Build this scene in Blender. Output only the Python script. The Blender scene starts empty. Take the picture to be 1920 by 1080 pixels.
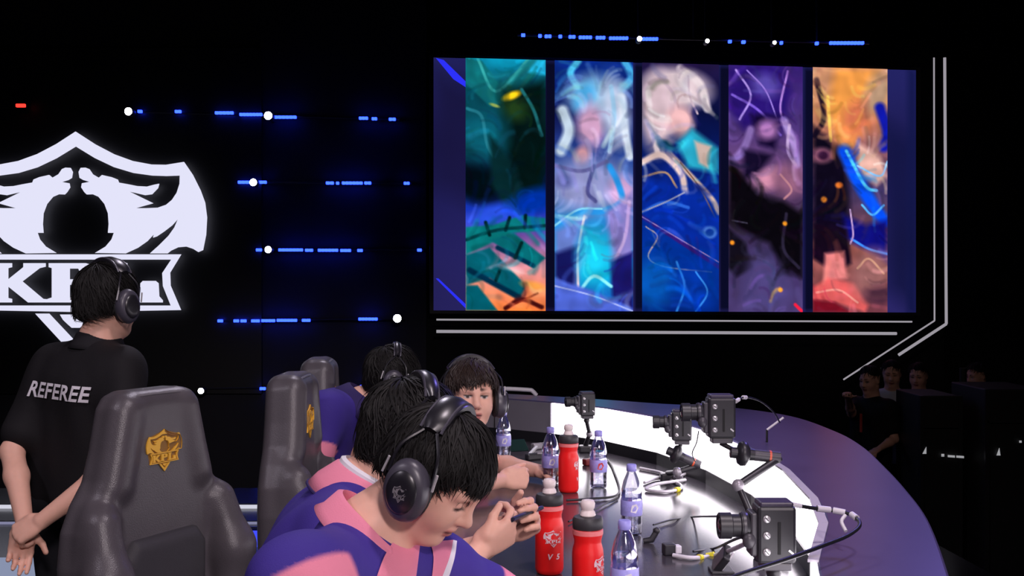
import bpy, math, random
import numpy as np
from mathutils import Vector, Matrix

# ------------------------------------------------------------------ camera
scene = bpy.context.scene
C = scene.collection
F = 2050.0                      # focal length in pixels of a 1920 wide frame
CAMZ = 1.5
cam_d = bpy.data.cameras.new('camera')
cam_d.sensor_width = 36.0
cam_d.lens = F / 1920.0 * 36.0
cam_d.clip_start = 0.05
cam_d.clip_end = 200
cam = bpy.data.objects.new('camera', cam_d)
cam.location = (0, 0, CAMZ)
cam.rotation_euler = (math.pi / 2, 0, 0)
C.objects.link(cam)
scene.camera = cam

# ------------------------------------------------------------------ world, lights, exposure
w = bpy.data.worlds.new('hall_darkness')
scene.world = w
w.use_nodes = True
w.node_tree.nodes['Background'].inputs[0].default_value = (0.25, 0.22, 0.6, 1)
w.node_tree.nodes['Background'].inputs[1].default_value = 0.006
vs = scene.view_settings
vs.view_transform = 'Standard'
vs.look = 'None'
vs.gamma = 1.0
vs.exposure = 0.0
vs.use_curve_mapping = False


def aim(o, target):
    d = Vector(target) - Vector(o.location)
    o.rotation_euler = d.to_track_quat('-Z', 'Y').to_euler()


def spot(name, loc, target, energy, color, size=0.25, angle=40, blend=0.6):
    l = bpy.data.lights.new(name, 'SPOT')
    l.energy = energy
    l.color = color
    l.shadow_soft_size = size
    l.spot_size = math.radians(angle)
    l.spot_blend = blend
    o = bpy.data.objects.new(name, l)
    o.location = loc
    C.objects.link(o)
    aim(o, target)
    return o


# stage lanterns on the overhead rig, above and in front of the players
spot('stage_key_lantern', (1.6, -4.2, 4.4), (-0.35, 2.9, 0.9), 1050, (1.0, 0.86, 0.90), 0.35, 34)
spot('stage_side_lantern', (-3.8, 0.2, 4.8), (-0.7, 3.0, 1.0), 230, (0.95, 0.85, 1.0), 0.30, 46)
spot('stage_top_lantern', (1.2, 1.2, 5.6), (-0.2, 3.0, 1.0), 420, (1.0, 0.86, 0.94), 0.30, 46)
spot('stage_back_lantern', (-0.8, 7.6, 5.6), (-0.4, 3.2, 1.0), 330, (0.90, 0.82, 1.0), 0.25, 44)
spot('stage_violet_lantern', (2.6, 0.6, 5.0), (1.15, 2.9, 0.95), 85, (0.75, 0.45, 1.0), 0.30, 24)
spot('stage_blue_lantern', (3.4, 7.4, 4.6), (1.1, 3.4, 0.95), 400, (0.28, 0.22, 1.0), 0.30, 30)


# ------------------------------------------------------------------ helpers
def s2l(c):
    c = c / 255.0
    return c / 12.92 if c <= 0.04045 else ((c + 0.055) / 1.055) ** 2.4


def rgb(r, g, b):
    return (s2l(r), s2l(g), s2l(b))


def at(x, y, Y):
    """the point at depth Y (metres) seen at pixel x, y"""
    return Vector(((x - 960) / F * Y, Y, CAMZ - (y - 540) / F * Y))


MATS = {}


def mat(name, color, rough=0.5, metal=0.0, spec=0.5, noise=0.0, nscale=30.0, bump=0.0, bscale=200.0,
        emis=None, estr=0.0, coat=0.0, vcol=False, sss=0.0, alpha=None):
    if name in MATS:
        return MATS[name]
    m = bpy.data.materials.new(name)
    m.use_nodes = True
    nt = m.node_tree
    b = nt.nodes['Principled BSDF']
    b.inputs['Base Color'].default_value = (*color, 1)
    b.inputs['Roughness'].default_value = rough
    b.inputs['Metallic'].default_value = metal
    b.inputs['Specular IOR Level'].default_value = spec
    b.inputs['Coat Weight'].default_value = coat
    if emis is not None:
        b.inputs['Emission Color'].default_value = (*emis, 1)
        b.inputs['Emission Strength'].default_value = estr
    src = None
    if vcol:
        a = nt.nodes.new('ShaderNodeVertexColor')
        a.layer_name = 'Col'
        src = a.outputs['Color']
        nt.links.new(src, b.inputs['Base Color'])
    if noise > 0 or bump > 0:
        tc = nt.nodes.new('ShaderNodeTexCoord')
    if noise > 0:
        n = nt.nodes.new('ShaderNodeTexNoise')
        n.inputs['Scale'].default_value = nscale
        n.inputs['Detail'].default_value = 4
        nt.links.new(tc.outputs['Object'], n.inputs['Vector'])
        mr = nt.nodes.new('ShaderNodeMapRange')
        mr.inputs['To Min'].default_value = 1 - noise
        mr.inputs['To Max'].default_value = 1 + noise
        nt.links.new(n.outputs['Fac'], mr.inputs['Value'])
        mx = nt.nodes.new('ShaderNodeMix')
        mx.data_type = 'RGBA'
        mx.blend_type = 'MULTIPLY'
        mx.inputs['Factor'].default_value = 1
        if src is not None:
            nt.links.new(src, mx.inputs['A'])
        else:
            mx.inputs['A'].default_value = (*color, 1)
        nt.links.new(mr.outputs['Result'], mx.inputs['B'])
        nt.links.new(mx.outputs['Result'], b.inputs['Base Color'])
    if bump > 0:
        n2 = nt.nodes.new('ShaderNodeTexNoise')
        n2.inputs['Scale'].default_value = bscale
        nt.links.new(tc.outputs['Object'], n2.inputs['Vector'])
        bp = nt.nodes.new('ShaderNodeBump')
        bp.inputs['Strength'].default_value = bump
        bp.inputs['Distance'].default_value = 0.01
        nt.links.new(n2.outputs['Fac'], bp.inputs['Height'])
        nt.links.new(bp.outputs['Normal'], b.inputs['Normal'])
    if sss > 0:
        b.inputs['Subsurface Weight'].default_value = sss
        b.inputs['Subsurface Radius'].default_value = (0.012, 0.005, 0.003)
        b.inputs['Subsurface Scale'].default_value = 0.6
    MATS[name] = m
    return m


def emit(name, color, strength, vcol=False):
    if name in MATS:
        return MATS[name]
    m = bpy.data.materials.new(name)
    m.use_nodes = True
    nt = m.node_tree
    nt.nodes.clear()
    o = nt.nodes.new('ShaderNodeOutputMaterial')
    e = nt.nodes.new('ShaderNodeEmission')
    e.inputs[0].default_value = (*color, 1)
    e.inputs[1].default_value = strength
    if vcol:
        a = nt.nodes.new('ShaderNodeVertexColor')
        a.layer_name = 'Col'
        nt.links.new(a.outputs['Color'], e.inputs[0])
    nt.links.new(e.outputs[0], o.inputs[0])
    MATS[name] = m
    return m


def clear(name, color, amount=0.75, rough=0.05):
    """thin clear plastic: transparent with a glossy skin"""
    if name in MATS:
        return MATS[name]
    m = bpy.data.materials.new(name)
    m.use_nodes = True
    nt = m.node_tree
    nt.nodes.clear()
    o = nt.nodes.new('ShaderNodeOutputMaterial')
    t = nt.nodes.new('ShaderNodeBsdfTransparent')
    t.inputs[0].default_value = (*color, 1)
    g = nt.nodes.new('ShaderNodeBsdfGlossy')
    g.inputs[0].default_value = (0.9, 0.9, 1, 1)
    g.inputs['Roughness'].default_value = rough
    fr = nt.nodes.new('ShaderNodeFresnel')
    fr.inputs[0].default_value = 1.5
    mr = nt.nodes.new('ShaderNodeMapRange')
    mr.inputs['To Min'].default_value = 1 - amount
    mr.inputs['To Max'].default_value = 0.9
    nt.links.new(fr.outputs[0], mr.inputs['Value'])
    mx = nt.nodes.new('ShaderNodeMixShader')
    nt.links.new(mr.outputs[0], mx.inputs[0])
    nt.links.new(t.outputs[0], mx.inputs[1])
    nt.links.new(g.outputs[0], mx.inputs[2])
    nt.links.new(mx.outputs[0], o.inputs[0])
    MATS[name] = m
    return m


def tag(o, label=None, cat=None, group=None, kind=None):
    if label: o['label'] = label
    if cat: o['category'] = cat
    if group: o['group'] = group
    if kind: o['kind'] = kind
    return o


def thing(name, label, cat, loc=(0, 0, 0), group=None, rotz=0.0):
    o = bpy.data.objects.new(name, None)
    o.empty_display_size = 0.05
    o.location = loc
    o.rotation_euler = (0, 0, rotz)
    C.objects.link(o)
    return tag(o, label, cat, group)


def copy_tree(o, parent=None):
    c = o.copy()
    C.objects.link(c)
    c.parent = parent
    for ch in list(o.children):
        copy_tree(ch, c)
    return c


def origin_of(parent):
    v = Vector((0, 0, 0))
    p = parent
    while p is not None:
        v = v + p.location
        p = p.parent
    return v


class MB:
    """collects shapes; build() links them as one mesh object"""

    def __init__(self):
        self.v = []
        self.f = []

    def add(self, vs_, fs):
        n = len(self.v)
        self.v += [tuple(p) for p in vs_]
        self.f += [tuple(i + n for i in q) for q in fs]
        return self

    def box(self, c, size, rot=None):
        c = Vector(c)
        vs_ = []
        for sx in (-1, 1):
            for sy in (-1, 1):
                for sz in (-1, 1):
                    p = Vector((sx * size[0] / 2, sy * size[1] / 2, sz * size[2] / 2))
                    if rot is not None:
                        p = rot @ p
                    vs_.append(c + p)
        return self.add(vs_, [(0, 1, 3, 2), (4, 6, 7, 5), (0, 4, 5, 1), (2, 3, 7, 6), (0, 2, 6, 4), (1, 5, 7, 3)])

    def cyl(self, a, b, ra, rb=None, n=16, cap=True):
        return self.tube([a, b], [ra, ra if rb is None else rb], n, cap)

    def tube(self, pts, r, n=8, cap=True, flat=1.0):
        pts = [Vector(p) for p in pts]
        m = len(pts)
        rs = r if isinstance(r, (list, tuple)) else [r] * m
        rings = []
        t0 = (pts[1] - pts[0]).normalized()
        ref = Vector((0, 0, 1)) if abs(t0.z) < 0.9 else Vector((1, 0, 0))
        nrm = t0.cross(ref).normalized()
        for i in range(m):
            a = pts[max(i - 1, 0)]
            b = pts[min(i + 1, m - 1)]
            t = (b - a)
            if t.length < 1e-9:
                t = t0
            t = t.normalized()
            nrm = (nrm - t * nrm.dot(t))
            nrm = nrm.normalized() if nrm.length > 1e-9 else t.orthogonal().normalized()
            bn = t.cross(nrm)
            rings.append([pts[i] + nrm * (math.cos(2 * math.pi * k / n) * rs[i]) + bn * (math.sin(2 * math.pi * k / n) * rs[i] * flat) for k in range(n)])
        vs_ = [p for rg in rings for p in rg]
        fs = []
        for i in range(m - 1):
            for k in range(n):
                fs.append((i * n + k, i * n + (k + 1) % n, (i + 1) * n + (k + 1) % n, (i + 1) * n + k))
        if cap:
            fs.append(tuple(range(n))[::-1])
            fs.append(tuple((m - 1) * n + k for k in range(n)))
        return self.add(vs_, fs)

    def lathe(self, prof, origin=(0, 0, 0), n=24, axis=None):
        """prof: (radius, height) pairs, around +Z (or the given axis)"""
        o = Vector(origin)
        q = Matrix.Identity(3) if axis is None else Vector(axis).to_track_quat('Z', 'Y').to_matrix()
        vs_, fs = [], []
        for (r, h) in prof:
            for k in range(n):
                a = 2 * math.pi * k / n
                vs_.append(o + q @ Vector((r * math.cos(a), r * math.sin(a), h)))
        m = len(prof)
        for i in range(m - 1):
            for k in range(n):
                fs.append((i * n + k, i * n + (k + 1) % n, (i + 1) * n + (k + 1) % n, (i + 1) * n + k))
        fs.append(tuple(range(n))[::-1])
        fs.append(tuple((m - 1) * n + k for k in range(n)))
        return self.add(vs_, fs)

    def ball(self, c, r, n=16, m=10, rot=None):
        c = Vector(c)
        r = (r, r, r) if not isinstance(r, (tuple, list)) else r
        vs_, fs = [], []
        for i in range(m + 1):
            th = math.pi * i / m
            for k in range(n):
                ph = 2 * math.pi * k / n
                p = Vector((r[0] * math.sin(th) * math.cos(ph), r[1] * math.sin(th) * math.sin(ph), r[2] * math.cos(th)))
                if rot is not None:
                    p = rot @ p
                vs_.append(c + p)
        for i in range(m):
            for k in range(n):
                fs.append((i * n + k, (i + 1) * n + k, (i + 1) * n + (k + 1) % n, i * n + (k + 1) % n))
        return self.add(vs_, fs)

    def prism(self, poly, z0, z1):
        """horizontal polygon (x, y) extruded between two heights"""
        n = len(poly)
        vs_ = [(p[0], p[1], z0) for p in poly] + [(p[0], p[1], z1) for p in poly]
        fs = [tuple(range(n))[::-1], tuple(range(n, 2 * n))]
        for i in range(n):
            j = (i + 1) % n
            fs.append((i, j, n + j, n + i))
        return self.add(vs_, fs)

    def build(self, name, m, parent=None, smooth=False, bevel=0.0, M=None, local=False, seg=2):
        off = Vector((0, 0, 0)) if (parent is None or local) else origin_of(parent)
        me = bpy.data.meshes.new(name)
        vv = self.v
        if M is not None:
            vv = [M @ Vector(p) for p in vv]
        me.from_pydata([tuple(Vector(p) - off) for p in vv], [], self.f)
        me.update()
        if smooth:
            me.polygons.foreach_set('use_smooth', [True] * len(me.polygons))
        o = bpy.data.objects.new(name, me)
        me.materials.append(m)
        C.objects.link(o)
        if parent is not None:
            o.parent = parent
        if bevel > 0:
            b = o.modifiers.new('bevel', 'BEVEL')
            b.width = bevel
            b.segments = seg
            b.limit_method = 'ANGLE'
        if smooth:
            try:
                me.set_sharp_from_angle(angle=math.radians(50))
            except Exception:
                pass
        return o


def smooth_path(pts, n=8):
    """Catmull-Rom through the points"""
    P = [Vector(p) for p in pts]
    P = [P[0] * 2 - P[1]] + P + [P[-1] * 2 - P[-2]]
    out = []
    for i in range(1, len(P) - 2):
        for k in range(n):
            t = k / n
            a, b, c, d = P[i - 1], P[i], P[i + 1], P[i + 2]
            out.append(0.5 * ((2 * b) + (c - a) * t + (2 * a - 5 * b + 4 * c - d) * t * t + (3 * b - a - 3 * c + d) * t ** 3))
    out.append(P[-2])
    return out


def fill_mesh(polys, depth=0.0):
    """2D outlines (even-odd filled, holes allowed) turned into a flat or extruded mesh: (verts, faces)"""
    cu = bpy.data.curves.new('outline', 'CURVE')
    cu.dimensions = '2D'
    cu.fill_mode = 'BOTH'
    cu.extrude = depth / 2
    for poly in polys:
        sp = cu.splines.new('POLY')
        sp.points.add(len(poly) - 1)
        for i, p in enumerate(poly):
            sp.points[i].co = (p[0], p[1], 0, 1)
        sp.use_cyclic_u = True
    return _curve_to_mesh(cu)


def _curve_to_mesh(cu):
    ob = bpy.data.objects.new('outline', cu)
    C.objects.link(ob)
    dg = bpy.context.evaluated_depsgraph_get()
    me = bpy.data.meshes.new_from_object(ob.evaluated_get(dg))
    vv = [tuple(v.co) for v in me.vertices]
    ff = [tuple(p.vertices) for p in me.polygons]
    bpy.data.objects.remove(ob)
    bpy.data.meshes.remove(me)
    bpy.data.curves.remove(cu)
    return vv, ff


def text_mesh(txt, size=1.0, shear=0.0, offset=0.0, extrude=0.0, spacing=1.0):
    cu = bpy.data.curves.new('lettering', 'FONT')
    cu.body = txt
    cu.size = size
    cu.shear = shear
    cu.offset = offset
    cu.extrude = extrude
    cu.space_character = spacing
    cu.align_x = 'CENTER'
    cu.align_y = 'CENTER'
    cu.resolution_u = 3
    return _curve_to_mesh(cu)


# ------------------------------------------------------------------ implicit surfaces for bodies
class SDF:
    def __init__(self):
        self.p = []

    def cone(self, a, b, ra, rb, k=0.02, col=None, op=1):
        self.p.append(('c', np.array(a, np.float32), np.array(b, np.float32), ra, rb, k, col, op))
        return self

    def ell(self, c, r, R=None, k=0.02, col=None, op=1):
        R = np.eye(3, dtype=np.float32) if R is None else np.array(R, np.float32)
        self.p.append(('e', np.array(c, np.float32), np.array(r, np.float32), R, None, k, col, op))
        return self

    def poly(self, pts, y0, y1, rnd, k=0.02, col=None, op=1):
        """outline in x, z, extruded along y"""
        self.p.append(('p', np.array(pts, np.float32), y0, y1, rnd, k, col, op))
        return self

    def prim(self, q, P):
        if q[0] == 'c':
            a, b, ra, rb = q[1:5]
            ba = b - a
            L2 = max(float(ba @ ba), 1e-9)
            pa = P - a
            t = np.clip((pa @ ba) / L2, 0, 1)
            return np.linalg.norm(pa - t[:, None] * ba, axis=1) - (ra + (rb - ra) * t)
        if q[0] == 'e':
            c, r, R = q[1:4]
            l = (P - c) @ R
            k0 = np.linalg.norm(l / r, axis=1)
            k1 = np.linalg.norm(l / (r * r), axis=1)
            return k0 * (k0 - 1) / np.maximum(k1, 1e-6)
        pts, y0, y1, rnd = q[1:5]
        x = P[:, 0]
        z = P[:, 2]
        d = np.full(len(P), 1e9, np.float32)
        s = np.ones(len(P), np.float32)
        n = len(pts)
        j = n - 1
        for i in range(n):
            e = pts[j] - pts[i]
            wx = x - pts[i][0]
            wz = z - pts[i][1]
            t = np.clip((wx * e[0] + wz * e[1]) / (e @ e), 0, 1)
            d = np.minimum(d, (wx - e[0] * t) ** 2 + (wz - e[1] * t) ** 2)
            c1 = z >= pts[i][1]
            c2 = z < pts[j][1]
            c3 = e[0] * wz > e[1] * wx
            s = np.where((c1 & c2 & c3) | (~c1 & ~c2 & ~c3), -s, s)
            j = i
        d2 = s * np.sqrt(d) + rnd
        dy = np.abs(P[:, 1] - (y0 + y1) / 2) - abs(y1 - y0) / 2 + rnd
        return np.minimum(np.maximum(d2, dy), 0) + np.sqrt(np.maximum(d2, 0) ** 2 + np.maximum(dy, 0) ** 2) - rnd

    def __call__(self, P):
        P = np.asarray(P, np.float32)
        d = None
        for q in self.p:
            if q[7] == 0:          # a mark of colour only
                continue
            e = self.prim(q, P)
            k = q[5]
            if d is None:
                d = e
            elif q[7] > 0:
                h = np.clip(0.5 + 0.5 * (e - d) / k, 0, 1)
                d = e * (1 - h) + d * h - k * h * (1 - h)
            else:
                h = np.clip(0.5 - 0.5 * (d + e) / k, 0, 1)
                d = d * (1 - h) - e * h + k * h * (1 - h)
        if getattr(self, 'warp', None) is not None:
            d = d + self.warp(P)
        return d

    def colors(self, P, default):
        P = np.asarray(P, np.float32)
        out = np.tile(np.array(default, np.float32), (len(P), 1))
        for q in self.p:
            if q[6] is not None:
                e = self.prim(q, P)
                wgt = np.clip(1 - e / 0.003, 0, 1)
                out = out * (1 - wgt[:, None]) + np.array(q[6], np.float32) * wgt[:, None]
        return out

    def bounds(self):
        lo = np.full(3, 1e9)
        hi = np.full(3, -1e9)
        for q in self.p:
            if q[7] <= 0:
                continue
            if q[0] == 'c':
                r = max(q[3], q[4])
                for e in (q[1], q[2]):
                    lo = np.minimum(lo, e - r)
                    hi = np.maximum(hi, e + r)
            elif q[0] == 'e':
                r = float(q[2].max())
                lo = np.minimum(lo, q[1] - r)
                hi = np.maximum(hi, q[1] + r)
            else:
                a = np.array([q[1][:, 0].min(), min(q[2], q[3]), q[1][:, 1].min()])
                b = np.array([q[1][:, 0].max(), max(q[2], q[3]), q[1][:, 1].max()])
                lo = np.minimum(lo, a)
                hi = np.maximum(hi, b)
        return lo - 0.02, hi + 0.02


def surface(sdf, h, clip=None):
    lo, hi = sdf.bounds()
    if clip is not None:
        lo = np.maximum(lo, clip[0])
        hi = np.minimum(hi, clip[1])
    B = 8
    nb = np.ceil((hi - lo) / (h * B)).astype(int) + 1
    n = nb * B
    D = np.empty(tuple(n), np.float32)
    cx, cy, cz = np.meshgrid(*[np.arange(k) for k in nb], indexing='ij')
    cb = np.stack([cx.ravel(), cy.ravel(), cz.ravel()], 1)
    cc = lo + (cb * B + (B - 1) / 2) * h
    dc = sdf(cc)
    D[:] = np.repeat(np.repeat(np.repeat(np.sign(dc).reshape(tuple(nb)).astype(np.float32), B, 0), B, 1), B, 2)
    act = np.abs(dc) < B * h * 1.45
    g = np.stack(np.meshgrid(*[np.arange(B)] * 3, indexing='ij'), -1).reshape(-1, 3)
    ab = cb[act]
    rad_b = B * h * 0.87
    ctr = lo + (ab * B + (B - 1) / 2) * h
    P = (lo + (ab[:, None, :] * B + g[None]) * h).astype(np.float32)       # block, point, xyz
    d = np.full(P.shape[:2], 1.0, np.float32)
    for q in sdf.p:                                     # each shape only where it can matter
        if q[7] == 0:
            continue
        near = np.nonzero(sdf.prim(q, ctr.astype(np.float32)) < rad_b * 1.6 + q[5] * 1.2)[0]
        if len(near) == 0:
            continue
        e = sdf.prim(q, P[near].reshape(-1, 3)).reshape(len(near), -1)
        a = d[near]
        k = q[5]
        if q[7] > 0:
            t = np.clip(0.5 + 0.5 * (e - a) / k, 0, 1)
            d[near] = e * (1 - t) + a * t - k * t * (1 - t)
        else:
            t = np.clip(0.5 - 0.5 * (a + e) / k, 0, 1)
            d[near] = a * (1 - t) - e * t + k * t * (1 - t)
    if getattr(sdf, 'warp', None) is not None:
        d = d + sdf.warp(P.reshape(-1, 3)).reshape(d.shape)
    idx = (ab[:, None, :] * B + g[None]).reshape(-1, 3)
    D[idx[:, 0], idx[:, 1], idx[:, 2]] = d.ravel()
    S = D < 0
    cnt = np.zeros(tuple(n - 1), np.int8)
    for dx in (0, 1):
        for dy in (0, 1):
            for dz in (0, 1):
                cnt += S[dx:n[0] - 1 + dx, dy:n[1] - 1 + dy, dz:n[2] - 1 + dz]
    ci = np.argwhere((cnt > 0) & (cnt < 8))
    ids = np.full(tuple(n - 1), -1, np.int32)
    ids[ci[:, 0], ci[:, 1], ci[:, 2]] = np.arange(len(ci))
    acc = np.zeros((len(ci), 3))
    num = np.zeros(len(ci))
    cor = [(a, b, c) for a in (0, 1) for b in (0, 1) for c in (0, 1)]
    for a in cor:
        for b in cor:
            if sum(b) - sum(a) == 1 and all(b[i] >= a[i] for i in range(3)):
                va = D[ci[:, 0] + a[0], ci[:, 1] + a[1], ci[:, 2] + a[2]]
                vb = D[ci[:, 0] + b[0], ci[:, 1] + b[1], ci[:, 2] + b[2]]
                m = (va < 0) != (vb < 0)
                t = np.where(m, va / np.where(m, va - vb, 1), 0)
                p = np.array(a)[None] + t[:, None] * (np.array(b) - np.array(a))[None]
                acc += p * m[:, None]
                num += m
    V = lo + (ci + acc / num[:, None]) * h
    Q = []
    for ax in range(3):
        sl0 = [slice(1, n[i] - 1) for i in range(3)]
        sl1 = [slice(1, n[i] - 1) for i in range(3)]
        sl0[ax] = slice(0, n[ax] - 1)
        sl1[ax] = slice(1, n[ax])
        A = S[tuple(sl0)]
        Bm = S[tuple(sl1)]
        e = np.argwhere(A != Bm)
        if len(e) == 0:
            continue
        off = np.array([1, 1, 1])
        off[ax] = 0
        e = e + off
        u, v = (ax + 1) % 3, (ax + 2) % 3
        inside = S[e[:, 0], e[:, 1], e[:, 2]]
        cells = []
        for du, dv in ((-1, -1), (0, -1), (0, 0), (-1, 0)):
            q = e.copy()
            q[:, u] += du
            q[:, v] += dv
            cells.append(ids[q[:, 0], q[:, 1], q[:, 2]])
        q = np.stack(cells, 1)
        q[~inside] = q[~inside][:, ::-1]
        Q.append(q)
    Q = np.concatenate(Q)
    Q = Q[(Q >= 0).all(1)]
    return V, Q


def sdf_object(name, sdf, h, m, parent=None, col=None, clip=None, local=False, colfn=None, relax=1):
    V, Q = surface(sdf, h, clip)
    me = bpy.data.meshes.new(name)
    off = np.zeros(3) if (parent is None or local) else np.array(origin_of(parent))
    me.vertices.add(len(V))
    me.loops.add(len(Q) * 4)
    me.polygons.add(len(Q))
    me.vertices.foreach_set('co', (V - off).astype(np.float32).ravel())
    me.loops.foreach_set('vertex_index', Q.astype(np.int32).ravel())
    me.polygons.foreach_set('loop_start', np.arange(len(Q), dtype=np.int32) * 4)
    me.polygons.foreach_set('use_smooth', np.ones(len(Q), bool))
    me.update(calc_edges=True)
    if col is not None or colfn is not None:
        cv = colfn(V) if colfn is not None else sdf.colors(V, col)
        ca = me.color_attributes.new('Col', 'FLOAT_COLOR', 'POINT')
        ca.data.foreach_set('color', np.concatenate([cv, np.ones((len(V), 1))], 1).astype(np.float32).ravel())
    me.materials.append(m)
    o = bpy.data.objects.new(name, me)
    C.objects.link(o)
    if parent is not None:
        o.parent = parent
    if relax:
        s = o.modifiers.new('relax', 'SMOOTH')
        s.factor = 0.5
        s.iterations = relax
    return o


def march(sdf, p, d, maxd=0.6):
    """distance along rays to an implicit surface"""
    P = np.asarray(p, np.float32)
    d = np.asarray(d, np.float32)
    t = np.zeros(len(P), np.float32)
    for _ in range(48):
        t += np.clip(sdf(P + t[:, None] * d) * 0.8, -0.05, 0.05)
    return np.clip(t, 0, maxd)
# ------------------------------------------------------------------ the setting
M_BLACKWALL = mat('black_drape', (0.0030, 0.0030, 0.0045), 0.9, noise=0.3, nscale=3)
M_FLOOR = mat('stage_floor_gloss', (0.012, 0.012, 0.016), 0.22, noise=0.3, nscale=6)
M_LOWER = mat('hall_floor_carpet', (0.006, 0.006, 0.008), 0.9, noise=0.3, nscale=12)
M_BLACKPAINT = mat('black_paint', (0.006, 0.006, 0.008), 0.5, noise=0.2, nscale=20)


def struct(name, mb, m, **k):
    o = mb.build(name, m, **k)
    o['kind'] = 'structure'
    return o


struct('floor', MB().prism([(-9, -1.5), (2.0, -1.5), (2.6, 4.0), (2.4, 8.2), (-9, 8.2)], -0.9, 0.0), M_FLOOR)
struct('floor_hall', MB().box((3, 6, -0.95), (30, 24, 0.1)), M_LOWER)
struct('wall_back', MB().box((0, 12.6, 4.0), (26, 0.2, 10)), M_BLACKWALL)
struct('ceiling', MB().box((0, 5.5, 8.1), (26, 16, 0.2)), M_BLACKWALL)
struct('wall_left', MB().box((-9.2, 6, 4.0), (0.2, 16, 10)), M_BLACKWALL)
struct('wall_right', MB().box((10.2, 6, 4.0), (0.2, 16, 10)), M_BLACKWALL)
# the black batten wall that carries the logo display and the rows of small lights
struct('wall_light_grid', MB().box((-4.4, 11.52, 2.9), (7.0, 0.12, 7.4)), mat('black_scrim', (0.010, 0.010, 0.018), 0.8, noise=0.3, nscale=5))

# ---- big display on the right
SC_A = Vector((-0.792, 11.2, 0))
SC_B = Vector((4.33, 11.7, 0))
SC_U = (SC_B - SC_A).normalized()
SC_N = Vector((SC_U.y, -SC_U.x, 0))          # towards the audience
SC_Z0, SC_Z1 = 1.255, 3.862
SC_W = (SC_B - SC_A).length


def on_screen(x, y, out=0.0):
    """pixel -> point in the plane of the big display, moved out of it by out metres"""
    k = (x - 960) / F
    # ray (k*t, t): solve on the plane through SC_A
    t = SC_A.dot(SC_N) / (Vector((k, 1, 0)).dot(SC_N))
    p = Vector((k * t, t, CAMZ - (y - 540) / F * t))
    return p + SC_N * out


screen = thing('video_wall', 'huge wide display showing five tall colourful art panels behind the desk', 'display', tuple(SC_A) [:2] + (SC_Z0,))


def screen_quad(x0, x1, y0a, y0b, y1a, y1b, out):
    return [on_screen(x0, y1a, out), on_screen(x1, y1b, out), on_screen(x1, y0b, out), on_screen(x0, y0a, out)]


def slab(q, thick):
    n = (q[1] - q[0]).cross(q[3] - q[0]).normalized()
    b = [p - n * thick for p in q]
    return list(q) + b, [(0, 1, 2, 3), (7, 6, 5, 4), (0, 4, 5, 1), (1, 5, 6, 2), (2, 6, 7, 3), (3, 7, 4, 0)]


TOPL = lambda x: 107 + (x - 813) * (131 - 107) / 905.0
BOTL = lambda x: 582 + (x - 813) * (586 - 582) / 905.0
mb = MB()
mb.add(*slab(screen_quad(806, 1728, TOPL(806) - 6, TOPL(1728) - 6, BOTL(806) + 6, BOTL(1728) + 6, -0.03), 0.18))
mb.build('housing', M_BLACKPAINT, screen)

# picture on the display: soft fields of colour in the palette of the photograph
rng = np.random.RandomState(4)


def seg_dist(x, y, pts):
    d = np.full(x.shape, 9.0)
    for (ax, ay), (bx, by) in zip(pts[:-1], pts[1:]):
        ex, ey = bx - ax, by - ay
        t = np.clip(((x - ax) * ex + (y - ay) * ey) / (ex * ex + ey * ey + 1e-9), 0, 1)
        d = np.minimum(d, np.hypot(x - ax - t * ex, y - ay - t * ey))
    return d


def poly_in(x, y, pts):
    ins = np.zeros(x.shape, bool)
    j = len(pts) - 1
    for i in range(len(pts)):
        xi, yi = pts[i]
        xj, yj = pts[j]
        c = ((yi > y) != (yj > y)) & (x < (xj - xi) * (y - yi) / (yj - yi + 1e-12) + xi)
        ins ^= c
        j = i
    return ins


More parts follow.
